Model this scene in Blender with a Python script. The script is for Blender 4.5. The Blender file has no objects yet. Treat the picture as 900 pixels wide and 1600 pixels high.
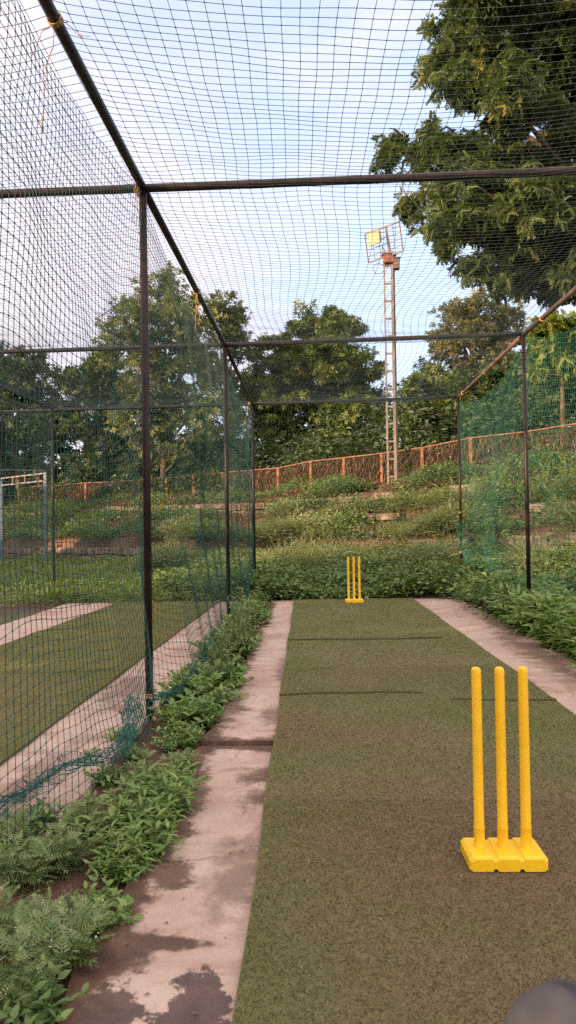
import bpy, math, random
import numpy as np
from mathutils import Matrix, Vector

rnd = random.Random(7)
rng = np.random.default_rng(11)
scene = bpy.context.scene
COL = scene.collection
R = math.radians
PI = math.pi

# ------------------------------------------------------------------ camera model
F, CAMH = 1150.0, 1.3
YAW, PITCH, ROLL = 0.0314, 0.0150, -0.0162


def cam_axes():
    cy, sy = math.cos(YAW), math.sin(YAW)
    f = np.array([-sy * math.cos(PITCH), cy * math.cos(PITCH), math.sin(PITCH)])
    r = np.array([cy, sy, 0.0])
    u = np.cross(r, f)
    c, s = math.cos(ROLL), math.sin(ROLL)
    return c * r + s * u, -s * r + c * u, f


CR, CU, CF = cam_axes()
CAM = np.array([0, 0, CAMH])


def ray(px, py):
    return CF + CR * (px - 450) / F - CU * (py - 800) / F


def at(px, py, Y):
    """point of the place seen at a photo pixel at distance Y down the lane"""
    d = ray(px, py)
    return CAM + d * (Y / d[1])


def onz(px, py, z):
    d = ray(px, py)
    return CAM + d * ((z - CAMH) / d[2])


# ------------------------------------------------------------------ mesh helpers
class Buf:
    def __init__(self):
        self.V, self.Q, self.T, self.A, self.n = [], [], [], [], 0

    def add(self, V, Q=None, T=None, var=0.5):
        V = np.asarray(V, float).reshape(-1, 3)
        if Q is not None and len(Q):
            self.Q.append(np.asarray(Q, np.int64).reshape(-1, 4) + self.n)
        if T is not None and len(T):
            self.T.append(np.asarray(T, np.int64).reshape(-1, 3) + self.n)
        v = np.asarray(var, float)
        if v.ndim == 0:
            v = np.full(len(V), float(v))
        self.A.append(v)
        self.V.append(V)
        self.n += len(V)

    def mesh(self, name, mat, smooth=False):
        me = bpy.data.meshes.new(name)
        V = np.concatenate(self.V) if self.V else np.zeros((0, 3))
        Q = np.concatenate(self.Q) if self.Q else np.zeros((0, 4), np.int64)
        T = np.concatenate(self.T) if self.T else np.zeros((0, 3), np.int64)
        me.vertices.add(len(V))
        me.vertices.foreach_set('co', V.astype(np.float32).ravel())
        nl = Q.size + T.size
        me.loops.add(nl)
        me.loops.foreach_set('vertex_index', np.concatenate([Q.ravel(), T.ravel()]).astype(np.int32))
        me.polygons.add(len(Q) + len(T))
        ls = np.concatenate([np.arange(len(Q)) * 4, Q.size + np.arange(len(T)) * 3]).astype(np.int32)
        lt = np.concatenate([np.full(len(Q), 4), np.full(len(T), 3)]).astype(np.int32)
        me.polygons.foreach_set('loop_start', ls)
        me.polygons.foreach_set('loop_total', lt)
        me.polygons.foreach_set('use_smooth', np.full(len(ls), smooth))
        a = me.attributes.new('var', 'FLOAT', 'POINT')
        a.data.foreach_set('value', np.concatenate(self.A).astype(np.float32))
        me.materials.append(mat)
        me.update(calc_edges=True)
        me.validate()
        return me

    def obj(self, name, mat, parent=None, smooth=False):
        o = bpy.data.objects.new(name, self.mesh(name, mat, smooth))
        COL.objects.link(o)
        if parent is not None:
            o.parent = parent
        return o


def nrm(a):
    a = np.asarray(a, float)
    return a / np.maximum(np.linalg.norm(a, axis=-1, keepdims=True), 1e-9)


def frames(d, roll=None):
    """columns x, d, z : leaf +Y goes along d, +Z as far up as possible"""
    d = nrm(d)
    up = np.broadcast_to(np.array([0.0, 0.0, 1.0]), d.shape).copy()
    up[np.abs(d[:, 2]) > .97] = (1, 0, 0)
    x = nrm(np.cross(d, up))
    z = np.cross(x, d)
    if roll is not None:
        c, s = np.cos(roll)[:, None], np.sin(roll)[:, None]
        x, z = c * x + s * z, -s * x + c * z
    return np.stack([x, d, z], axis=-1)


def scatter(buf, T, fr, pos, scale, var):
    TV, TQ = T
    n, k = len(pos), len(TV)
    if n == 0:
        return
    V = np.einsum('nij,kj->nki', fr, TV) * np.asarray(scale).reshape(-1, 1, 1) + pos[:, None, :]
    Q = (TQ[None] + (np.arange(n) * k)[:, None, None]).reshape(-1, 4)
    buf.add(V.reshape(-1, 3), Q, var=np.repeat(np.asarray(var, float), k))


def tube(buf, pts, rad, sides=6, var=0.5, cap=True):
    P = np.asarray(pts, float)
    n = len(P)
    rad = np.broadcast_to(np.asarray(rad, float), (n,))
    t = nrm(np.gradient(P, axis=0))
    ref = np.array([0, 0, 1.0]) if abs(t[:, 2]).mean() < .8 else np.array([1.0, 0, 0])
    a = nrm(np.cross(t, ref))
    b = np.cross(t, a)
    th = np.arange(sides) * 2 * PI / sides
    V = P[:, None] + rad[:, None, None] * (np.cos(th)[None, :, None] * a[:, None] + np.sin(th)[None, :, None] * b[:, None])
    i = np.arange(n - 1)[:, None] * sides
    j = np.arange(sides)[None]
    j2 = (j + 1) % sides
    Q = np.stack([i + j, i + j2, i + sides + j2, i + sides + j], -1).reshape(-1, 4)
    V = V.reshape(-1, 3)
    T = []
    if cap:
        V = np.concatenate([V, P[:1], P[-1:]])
        c0, c1 = n * sides, n * sides + 1
        for k in range(sides):
            k2 = (k + 1) % sides
            T += [(c0, k2, k), (c1, (n - 1) * sides + k, (n - 1) * sides + k2)]
    buf.add(V, Q, T, var)


def box(buf, c, s, M=None, var=0.5):
    s = np.asarray(s, float) / 2
    V = np.array([(x, y, z) for z in (-1, 1) for y in (-1, 1) for x in (-1, 1)], float) * s
    if M is not None:
        V = V @ np.asarray(M).T
    Q = [(0, 2, 3, 1), (4, 5, 7, 6), (0, 1, 5, 4), (2, 6, 7, 3), (0, 4, 6, 2), (1, 3, 7, 5)]
    buf.add(V + np.asarray(c), Q, var=var)


def bar(buf, a, b, w, h=None, var=.5, up=(0, 0, 1)):
    a, b = np.asarray(a, float), np.asarray(b, float)
    d = nrm(b - a)
    up = np.asarray(up, float)
    if abs(d @ up) > .95:
        up = np.array([0, 1.0, 0])
    x = nrm(np.cross(d, up))
    z = np.cross(x, d)
    box(buf, (a + b) / 2, (w, np.linalg.norm(b - a), h or w), np.stack([x, d, z], -1), var)


def lathe(buf, c, prof, sides=20, var=.5, axis=None):
    n = len(prof)
    th = np.arange(sides) * 2 * PI / sides
    V = np.array([[(r * math.cos(t), r * math.sin(t), z) for t in th] for r, z in prof]).reshape(-1, 3)
    i = np.arange(n - 1)[:, None] * sides
    j = np.arange(sides)[None]
    j2 = (j + 1) % sides
    Q = np.stack([i + j, i + j2, i + sides + j2, i + sides + j], -1).reshape(-1, 4)
    buf.add(V + np.asarray(c), Q, var=var)


def smooth_noise(x, seed, n=6, f0=1.0):
    r = np.random.default_rng(seed)
    y = np.zeros_like(np.asarray(x, float))
    for k in range(n):
        f = f0 * (1.0 + .75 * k) * r.uniform(.8, 1.25)
        y += np.sin(x * f + r.uniform(0, 2 * PI)) / (1 + .6 * k)
    return y / 2.0


def noise2(x, y, seed, f=1.0, n=7):
    r = np.random.default_rng(seed)
    o = np.zeros(np.broadcast(x, y).shape)
    for k in range(n):
        a = r.uniform(0, 2 * PI)
        g = f * r.uniform(.5, 1.9)
        o += np.sin((x * math.cos(a) + y * math.sin(a)) * g + r.uniform(0, 2 * PI))
    return o / math.sqrt(n)


# ------------------------------------------------------------------ materials
def new_mat(name):
    m = bpy.data.materials.new(name)
    m.use_nodes = True
    nt = m.node_tree
    for n in list(nt.nodes):
        nt.nodes.remove(n)
    out = nt.nodes.new('ShaderNodeOutputMaterial')
    return m, nt, out


class NT:
    def __init__(self, nt):
        self.nt = nt

    def n(self, t, **kw):
        nd = self.nt.nodes.new('ShaderNode' + t)
        for k, v in kw.items():
            setattr(nd, k, v)
        return nd

    def link(self, a, b):
        self.nt.links.new(a, b)

    def val(self, sock, v):
        if hasattr(v, 'is_output') or isinstance(v, bpy.types.NodeSocket):
            self.link(v, sock)
        else:
            sock.default_value = v

    def math(self, op, a, b=0.0, c=0.0, clamp=False):
        nd = self.n('Math', operation=op, use_clamp=clamp)
        for s, v in zip(nd.inputs, (a, b, c)):
            self.val(s, v)
        return nd.outputs[0]

    def noise(self, vec, scale, detail=4, rough=.55, dist=0.0):
        nd = self.n('TexNoise')
        self.link(vec, nd.inputs['Vector'])
        nd.inputs['Scale'].default_value = scale
        nd.inputs['Detail'].default_value = detail
        nd.inputs['Roughness'].default_value = rough
        nd.inputs['Distortion'].default_value = dist
        return nd.outputs[0]

    def mapr(self, v, a, b, c=0.0, d=1.0):
        nd = self.n('MapRange')
        nd.interpolation_type = 'SMOOTHSTEP'
        self.val(nd.inputs[0], v)
        for i, x in zip((1, 2, 3, 4), (a, b, c, d)):
            self.val(nd.inputs[i], x)
        return nd.outputs[0]

    def mix(self, f, a, b, mode='MIX'):
        nd = self.n('Mix', data_type='RGBA', blend_type=mode)
        self.val(nd.inputs[0], f)
        for s, v in ((nd.inputs[6], a), (nd.inputs[7], b)):
            if isinstance(v, (tuple, list)):
                s.default_value = (*v[:3], 1)
            else:
                self.link(v, s)
        return nd.outputs[2]

    def ramp(self, v, stops):
        nd = self.n('ValToRGB')
        self.val(nd.inputs[0], v)
        el = nd.color_ramp.elements
        while len(el) < len(stops):
            el.new(.5)
        for e, (p, c) in zip(el, stops):
            e.position = p
            e.color = (*c, 1)
        return nd.outputs[0]

    def coord(self, which='Object'):
        return self.n('TexCoord').outputs[which]

    def bump(self, h, strength, dist=.01):
        nd = self.n('Bump')
        nd.inputs['Strength'].default_value = strength
        nd.inputs['Distance'].default_value = dist
        self.link(h, nd.inputs['Height'])
        return nd.outputs[0]

    def principled(self, col, rough=.6, spec=.4, normal=None):
        p = self.n('BsdfPrincipled')
        if isinstance(col, (tuple, list)):
            p.inputs['Base Color'].default_value = (*col[:3], 1)
        else:
            self.link(col, p.inputs['Base Color'])
        self.val(p.inputs['Roughness'], rough)
        self.val(p.inputs['Specular IOR Level'], spec)
        if normal is not None:
            self.link(normal, p.inputs['Normal'])
        return p


def leaf_mat(name, stops, rough=.5, spec=.35, trans=.28, tcol=(1.25, 1.3, .6)):
    m, nt, out = new_mat(name)
    t = NT(nt)
    a = t.n('Attribute', attribute_name='var').outputs['Fac']
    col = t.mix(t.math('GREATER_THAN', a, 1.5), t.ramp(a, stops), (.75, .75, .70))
    p = t.principled(col, rough, spec)
    tr = t.n('BsdfTranslucent')
    t.link(t.mix(1.0, col, tcol, 'MULTIPLY'), tr.inputs['Color'])
    mx = t.n('MixShader')
    mx.inputs[0].default_value = trans
    t.link(p.outputs[0], mx.inputs[1])
    t.link(tr.outputs[0], mx.inputs[2])
    t.link(mx.outputs[0], out.inputs[0])
    return m


def plain_mat(name, c1, c2, scale=8.0, rough=.55, spec=.4, bump=.0, detail=5, metallic=0.0, lo=.35, hi=.68):
    m, nt, out = new_mat(name)
    t = NT(nt)
    co = t.coord('Object')
    nz = t.noise(co, scale, detail, .6)
    col = t.mix(t.mapr(nz, lo, hi), c1, c2)
    nrmo = t.bump(t.noise(co, scale * 6, 3), bump, .01) if bump else None
    p = t.principled(col, rough, spec, nrmo)
    p.inputs['Metallic'].default_value = metallic
    t.link(p.outputs[0], out.inputs[0])
    return m


M = {}
M['paint'] = plain_mat('dark_brown_paint', (.008, .0065, .008), (.024, .014, .0135), 9, .40, .24, .12)
M['sunlit_rail_paint'] = plain_mat('sunlit_brown_paint', (.10, .052, .042), (.17, .095, .075), 7, .5, .4, .12)
M['net_green'] = plain_mat('green_nylon_twine', (.007, .048, .042), (.010, .066, .056), 3, .55, .35)
M['net_hem'] = plain_mat('teal_nylon_twine', (.010, .11, .095), (.014, .16, .13), 3, .55, .35)
M['net_bright'] = plain_mat('bright_green_nylon_twine', (.018, .135, .095), (.026, .18, .125), 3, .5, .4)
M['net_dark'] = plain_mat('dark_nylon_twine', (.010, .022, .028), (.014, .034, .04), 3, .55, .35)
M['rope'] = plain_mat('frayed_jute_rope', (.36, .22, .10), (.50, .36, .20), 40, .85, .1, .2)
M['rope_orange'] = plain_mat('orange_nylon_rope', (.62, .28, .07), (.70, .40, .14), 40, .7, .2, .1)
M['stone'] = plain_mat('weathered_stone', (.085, .065, .055), (.25, .195, .165), 3.2, .92, .1, .9, 9)
M['fence_paint'] = plain_mat('rusty_orange_paint', (.30, .125, .072), (.40, .205, .13), 6, .65, .3, .1)
M['rail_rust'] = plain_mat('dull_rusty_rail', (.17, .085, .06), (.27, .14, .09), 6, .75, .2, .1)
M['wire'] = plain_mat('rusty_wire', (.13, .075, .055), (.2, .12, .09), 6, .6, .3)
M['steel_pink'] = plain_mat('faded_red_oxide_steel', (.17, .14, .135), (.27, .23, .215), 3, .6, .35, .1)
M['steel_dark'] = plain_mat('dark_galvanised_steel', (.10, .08, .08), (.17, .13, .12), 5, .5, .4, .1)
M['lamp_body'] = plain_mat('weathered_lamp_enamel', (.36, .24, .14), (.46, .34, .22), 6, .4, .5)
M['box_red'] = plain_mat('red_oxide_box', (.20, .075, .055), (.27, .12, .085), 6, .6, .3)
M['blue_paint'] = plain_mat('blue_painted_steel', (.055, .085, .13), (.09, .13, .18), 5, .5, .4)
M['white_paint'] = plain_mat('chipped_white_paint', (.18, .18, .20), (.28, .27, .28), 9, .5, .4)
M['bag'] = plain_mat('grey_fabric', (.036, .036, .046), (.05, .05, .062), 30, .8, .2, .1)
M['bag_dark'] = plain_mat('dark_fabric', (.02, .02, .03), (.03, .03, .04), 30, .8, .2, .1)
M['bark'] = plain_mat('rough_bark', (.055, .040, .030), (.13, .10, .075), 5, .9, .1, .8, 8)
M['stem'] = plain_mat('green_stem', (.07, .11, .035), (.12, .13, .05), 12, .6, .3)
M['flower'] = plain_mat('white_petal', (.75, .75, .70), (.8, .8, .75), 12, .6, .3)
M['twig'] = plain_mat('dry_twig', (.16, .095, .065), (.26, .16, .11), 12, .85, .1)

# yellow moulded plastic
m, nt, out = new_mat('yellow_plastic')
t = NT(nt)
co = t.coord('Object')
col = t.mix(t.mapr(t.noise(co, 14, 4), .3, .75), (.81, .475, .014), (.85, .53, .022))
mp_ = t.n('Mapping')
t.link(co, mp_.inputs[0])
mp_.inputs['Scale'].default_value = (3.0, 3.0, .5)
scuff = t.mapr(t.noise(mp_.outputs[0], 34, 7, .75), .60, .70)
col = t.mix(t.math('MULTIPLY', scuff, .38), col, (.42, .26, .06))
ball = t.mapr(t.noise(co, 19, 4, .6), .70, .76)
col = t.mix(t.math('MULTIPLY', ball, .45), col, (.30, .13, .05))
p = t.principled(col, .36, .45, t.bump(t.noise(co, 240, 2), .05, .002))
p.inputs['Subsurface Weight'].default_value = .06
p.inputs['Subsurface Radius'].default_value = (.02, .012, .004)
t.link(p.outputs[0], out.inputs[0])
M['yellow'] = m
M['yellow_base'] = plain_mat('lemon_yellow_plastic', (.80, .50, .012), (.83, .55, .02), 14, .38, .45, .04)

# foliage
M['lf_mango'] = leaf_mat('mango_leaf', [(0, (.036, .066, .018)), (.55, (.112, .16, .038)), (.85, (.19, .23, .055)), (1, (.20, .19, .045))], .42, .4, .22)
M['lf_rain'] = leaf_mat('feathery_leaf', [(0, (.040, .072, .026)), (.6, (.090, .130, .042)), (.9, (.16, .18, .055)), (1, (.28, .25, .06))], .5, .3, .36)
M['lf_neem'] = leaf_mat('pale_leaf', [(0, (.075, .105, .045)), (.6, (.155, .18, .075)), (1, (.26, .25, .10))], .5, .3, .3)
M['lf_dark'] = leaf_mat('dark_leaf', [(0, (.026, .05, .024)), (.6, (.070, .105, .045)), (1, (.14, .165, .065))], .5, .3, .22)
M['lf_olive'] = leaf_mat('olive_leaf', [(0, (.085, .095, .045)), (.6, (.165, .165, .08)), (1, (.26, .235, .11))], .55, .25, .28)
M['lf_weed'] = leaf_mat('grey_green_weed_leaf', [(0, (.075, .14, .045)), (.6, (.175, .25, .10)), (1, (.32, .37, .19))], .5, .35, .25)
M['lf_broad'] = leaf_mat('fresh_weed_leaf', [(0, (.060, .135, .030)), (.6, (.145, .25, .062)), (1, (.29, .36, .13))], .45, .4, .28)
M['lf_deep'] = leaf_mat('deep_green_weed_leaf', [(0, (.045, .11, .032)), (.6, (.105, .19, .06)), (1, (.2, .28, .10))], .45, .4, .25)
M['lf_cover'] = leaf_mat('creeper_leaf', [(0, (.052, .105, .032)), (.55, (.125, .20, .062)), (.9, (.21, .28, .085)), (1, (.30, .33, .12))], .5, .35, .25)
M['lf_bank'] = leaf_mat('bank_weed_leaf', [(0, (.050, .098, .038)), (.5, (.105, .175, .070)), (.85, (.18, .25, .105)), (1, (.27, .29, .14))], .5, .3, .28)
M['lf_grass'] = leaf_mat('pale_tall_grass', [(0, (.13, .18, .075)), (.6, (.24, .28, .14)), (1, (.36, .35, .20))], .6, .2, .3)
M['lf_dry'] = leaf_mat('dry_creeper', [(0, (.10, .065, .045)), (.6, (.19, .125, .085)), (1, (.29, .20, .13))], .8, .1, .2, (1, .9, .7))
M['lf_lit'] = leaf_mat('yellow_green_leaf', [(0, (.08, .13, .03)), (.6, (.16, .22, .045)), (1, (.29, .30, .08))], .5, .3, .3)

# soil / terrain
m, nt, out = new_mat('soil')
t = NT(nt)
co = t.coord('Object')
n1 = t.noise(co, .9, 6)
n2 = t.noise(co, 14, 5, .65)
col = t.mix(t.mapr(n1, .35, .65), (.080, .045, .033), (.140, .082, .060))
col = t.mix(t.math('MULTIPLY', t.mapr(n2, .5, .72), .6), col, (.07, .042, .034))
col = t.mix(t.mapr(t.noise(co, .35, 5), .5, .66), col, (.085, .095, .045))
p = t.principled(col, t.mapr(n2, .3, .7, .75, .95), .25, t.bump(t.noise(co, 24, 8, .7), .7, .03))
t.link(p.outputs[0], out.inputs[0])
M['soil'] = m


def blob(t, x, y, cx, cy, rx, ry, wob, soft=.35):
    dx = t.math('DIVIDE', t.math('SUBTRACT', x, cx), rx)
    dy = t.math('DIVIDE', t.math('SUBTRACT', y, cy), ry)
    d = t.math('SQRT', t.math('ADD', t.math('MULTIPLY', dx, dx), t.math('MULTIPLY', dy, dy)))
    return t.mapr(t.math('ADD', d, wob), 1.0 + soft, 1.0 - soft)


# concrete with mud stains
def concrete_mat(name, blobs, wet, edge=None):
    m, nt, out = new_mat(name)
    t = NT(nt)
    co = t.coord('Object')
    sx = t.n('SeparateXYZ')
    t.link(co, sx.inputs[0])
    x, y = sx.outputs[0], sx.outputs[1]
    big = t.noise(co, 1.1, 6, .6)
    mid = t.noise(co, 5.5, 7, .65)
    fine = t.noise(co, 60, 6, .7)
    col = t.mix(t.mapr(big, .35, .68), (.47, .36, .305), (.37, .25, .205))
    col = t.mix(t.math('MULTIPLY', t.mapr(mid, .45, .72), .55), col, (.55, .45, .395))
    col = t.mix(t.math('MULTIPLY', t.mapr(fine, .56, .75), .45), col, (.24, .15, .13))
    mp = t.n('Mapping')
    t.link(co, mp.inputs[0])
    mp.inputs['Scale'].default_value = (.8, 4.5, 1)
    streak = t.noise(mp.outputs[0], 1.6, 6, .6)
    col = t.mix(t.math('MULTIPLY', t.mapr(streak, .5, .74), .55), col, (.28, .165, .135))
    w = t.math('MULTIPLY', t.math('SUBTRACT', t.noise(co, 5.5, 9, .74), .5), 3.4)
    msk = None
    for b in blobs:
        k = t.math('MULTIPLY', blob(t, x, y, *b[:4], w, b[4]), b[5])
        msk = k if msk is None else t.math('MAXIMUM', msk, k)
    if edge is not None:
        e = t.mapr(t.math('ADD', x, t.math('MULTIPLY', w, .11)), edge + .16, edge + .07)
        msk = t.math('MAXIMUM', msk, e) if msk is not None else e
    pits = t.mapr(t.noise(co, 130, 3, .6), .66, .74)
    col = t.mix(t.math('MULTIPLY', pits, .55), col, (.17, .10, .08))
    rust = t.mapr(t.noise(co, 2.6, 8, .72, .6), .55, .66)
    col = t.mix(t.math('MULTIPLY', rust, .65), col, (.30, .165, .13))
    vo = t.n('TexVoronoi', feature='DISTANCE_TO_EDGE')
    wv = t.n('VectorMath', operation='ADD')
    sc_ = t.n('VectorMath', operation='SCALE')
    nzv = t.n('TexNoise')
    t.link(co, nzv.inputs['Vector'])
    nzv.inputs['Scale'].default_value = 5
    nzv.inputs['Detail'].default_value = 6
    t.link(nzv.outputs[1], sc_.inputs[0])
    sc_.inputs['Scale'].default_value = .35
    t.link(co, wv.inputs[0])
    t.link(sc_.outputs[0], wv.inputs[1])
    t.link(wv.outputs[0], vo.inputs['Vector'])
    vo.inputs['Scale'].default_value = .55
    crack = t.mapr(vo.outputs['Distance'], .006, .001)
    col = t.mix(t.math('MULTIPLY', crack, .4), col, (.10, .06, .05))
    rough = t.mapr(mid, .3, .7, .72, .9)
    h = t.math('ADD', t.math('MULTIPLY', mid, .6), t.math('MULTIPLY', fine, .4))
    if msk is not None:
        mud = t.mix(t.mapr(mid, .35, .65), (.075, .042, .030), (.135, .075, .054))
        col = t.mix(msk, col, mud)
    wm = None
    for b in wet:
        k = blob(t, x, y, *b[:4], w, .10)
        wm = k if wm is None else t.math('MAXIMUM', wm, k)
    if wm is not None:
        col = t.mix(wm, col, t.mix(t.mapr(mid, .35, .7), (.080, .052, .042), (.145, .088, .066)))
        rough = t.math('SUBTRACT', rough, t.math('MULTIPLY', wm, .50))
    p = t.principled(col, rough, .35, t.bump(h, .35, .012))
    t.link(p.outputs[0], out.inputs[0])
    return m


M['slab'] = concrete_mat('stained_concrete',
    [(-.36, 4.36, .36, .12, .35, .95), (-.27, 3.84, .13, .11, .5, .85), (-.25, 3.50, .10, .12, .5, .85),
     (-.30, 2.75, .10, .30, .6, .6), (-.27, 4.95, .10, .22, .6, .7), (-.62, 5.2, .12, .45, .4, .8),
     (2.15, 7.2, .16, 1.5, .6, .75), (2.3, 9.0, .13, 1.4, .6, .7), (-.6, 3.6, .07, .35, .3, .9),
     (-.25, 6.6, .08, .5, .6, .6), (-.50, 2.30, .16, .035, .3, .95), (-.62, 2.25, .10, .16, .3, .95), (-.56, 2.75, .10, .10, .3, .9), (-.6, 3.1, .08, .2, .3, .9)],
    [(-.57, 1.96, .10, .17), (-.335, 1.97, .095, .20), (-.46, 1.74, .44, .235), (-.25, 1.90, .035, .06)], edge=-.70)
M['slab_plain'] = concrete_mat('pale_concrete', [(-1.45, 3.6, .12, .9, .6, .5), (-1.5, 5.8, .15, .6, .6, .6)], [])


# artificial turf
def turf_mat(name, tint, brown):
    m, nt, out = new_mat(name)
    t = NT(nt)
    co = t.coord('Object')
    sx = t.n('SeparateXYZ')
    t.link(co, sx.inputs[0])
    x, y = sx.outputs[0], sx.outputs[1]
    a = t.n('Attribute', attribute_name='var').outputs['Fac']
    w = t.math('MULTIPLY', t.math('SUBTRACT', t.noise(co, 2.4, 6, .65), .5), 1.6)
    n1 = t.noise(co, 1.3, 6, .62)
    n2 = t.noise(co, 170, 3, .7)
    n3 = t.noise(co, 30, 5, .7)
    col = t.mix(t.mapr(n1, .35, .66), tint[0], tint[1])
    mk = None
    for b in brown:
        k = t.math('MULTIPLY', blob(t, x, y, *b[:4], w, .8), b[4])
        mk = k if mk is None else t.math('MAXIMUM', mk, k)
    if mk is not None:
        col = t.mix(mk, col, (.215, .158, .100))
    col = t.mix(t.math('MULTIPLY', t.mapr(n3, .45, .7), .2), col, (.055, .050, .022))
    col = t.mix(t.math('MULTIPLY', t.mapr(n2, .52, .7), .6), col, (.17, .155, .085))
    col = t.mix(t.mapr(a, .86, .98), col, (.26, .22, .13))
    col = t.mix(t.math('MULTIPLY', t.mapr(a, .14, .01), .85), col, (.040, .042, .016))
    p = t.principled(col, .85, .12, t.bump(t.math('ADD', n2, n3), .9, .012))
    t.link(p.outputs[0], out.inputs[0])
    return m


M['turf'] = turf_mat('green_brown_turf', ((.158, .172, .066), (.205, .195, .094)),
                     [(.65, 3.0, .66, .85, .9), (.55, 2.05, .45, .35, .75), (.25, 4.4, .5, .35, .6), (-.1, 4.6, .16, .45, .85), (.1, 3.3, .25, .30, .5), (.8, 6.6, .6, .9, .3)])
M['turf_far'] = turf_mat('olive_turf', ((.13, .14, .045), (.18, .17, .065)), [(-2.4, 5.5, .5, .8, .3)])

# ------------------------------------------------------------------ object helpers
def tag(o, label, cat, group=None):
    o['label'] = label
    o['category'] = cat
    if group:
        o['group'] = group
    return o


def thing(name, label, cat, loc=(0, 0, 0), group=None):
    o = bpy.data.objects.new(name, None)
    o.empty_display_size = .1
    COL.objects.link(o)
    o.location = loc
    return tag(o, label, cat, group)


def struct(o):
    o['kind'] = 'structure'
    return o


def stuff(o, label=None, cat=None):
    o['kind'] = 'stuff'
    if label:
        tag(o, label, cat)
    return o


def dup(root, loc, rz, sc, label=None, group=None):
    r = root.copy()
    COL.objects.link(r)
    r.location = loc
    r.rotation_euler = (0, 0, rz)
    r.scale = (sc, sc, sc) if not isinstance(sc, tuple) else sc
    if label:
        r['label'] = label
    if group:
        r['group'] = group
    for ch in list(root.children):
        c = ch.copy()
        COL.objects.link(c)
        c.parent = r
    return r


# ------------------------------------------------------------------ terrain
def U(x, y):
    return (y + .8 * x) / 1.2806


PU = [-999, 10.2, 14.80, 14.95, 16.35, 16.50, 17.85, 18.0, 19.2, 21, 26, 60, 999]


def hterr(x, y):
    x, y = np.asarray(x, float), np.asarray(y, float)
    u = U(x, y)
    zf = 2.27 + .055 * np.clip(x, -2, 12)
    low = np.interp(x, [-5, 0, 5], [.03, .12, .20])
    pr = [0, 0, .20, .40, .50, .66, .74, .90, 1.0, 1.0, 1.0, 1.15, 1.3]
    p = np.interp(u, PU, pr)
    ramp0 = np.interp(u, [10.2, 14.8], [0, 1])
    p = np.where(u < 14.8, low * ramp0 ** 1.3, np.where(u < 14.95, low + (.40 - low) * (u - 14.8) / .15, p))
    z = p * zf - .035
    z = z + np.where(u > 11, .05 * noise2(x, y, 3, 1.6), .0)
    return z


xs = np.unique(np.concatenate([np.linspace(-400, -40, 12), np.linspace(-40, -14, 20), np.linspace(-14, 14, 150), np.linspace(14, 40, 20), np.linspace(40, 400, 12)]))
ys = np.unique(np.concatenate([np.linspace(-60, 0, 10), np.linspace(0, 10, 20), np.linspace(10, 34, 170), np.linspace(34, 60, 20), np.linspace(60, 600, 16)]))
GX, GY = np.meshgrid(xs, ys)
GZ = hterr(GX, GY)
V = np.stack([GX, GY, GZ], -1).reshape(-1, 3)
nx, ny = len(xs), len(ys)
i = (np.arange(ny - 1)[:, None] * nx + np.arange(nx - 1)[None]).reshape(-1)
b = Buf()
b.add(V, np.stack([i, i + 1, i + nx + 1, i + nx], -1))
struct(b.obj('ground', M['soil'], smooth=True))


def slab(name, x0, x1, y0, y1, z, mat, wob=.02, seed=1, th=.06):
    b = Buf()
    yy = np.linspace(y0, y1, int((y1 - y0) * 6) + 2)
    r = np.random.default_rng(seed)
    xl = x0 + r.uniform(-wob, wob, len(yy))
    xr = x1 + r.uniform(-wob, wob, len(yy))
    n = len(yy)
    V = np.concatenate([np.stack([xl, yy, np.full(n, z)], -1), np.stack([xr, yy, np.full(n, z)], -1),
                        np.stack([xl - .01, yy, np.full(n, z - th)], -1), np.stack([xr + .01, yy, np.full(n, z - th)], -1)])
    k = np.arange(n - 1)
    Q = np.concatenate([np.stack([k, k + n, k + n + 1, k + 1], -1), np.stack([k + 2 * n, k, k + 1, k + 1 + 2 * n], -1),
                        np.stack([k + n, k + 3 * n, k + 3 * n + 1, k + n + 1], -1)])
    e = n - 1
    Q = np.concatenate([Q, [[0, 2 * n, 3 * n, n], [e, e + n, e + 3 * n, e + 2 * n]]])
    b.add(V, Q)
    return struct(b.obj(name, mat))


slab('concrete_slab', -.70, 2.36, -3, 4.33, -.004, M['slab'], .03, 1)
slab('concrete_slab', -.66, 2.42, 4.40, 12.35, .006, M['slab'], .03, 2)
slab('concrete_slab', -4.15, -1.13, -3, 12.35, 0, M['slab_plain'], .02, 3)
slab('concrete_slab', -8.0, -5.25, -3, 12.1, 0, M['slab_plain'], .02, 4)


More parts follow.
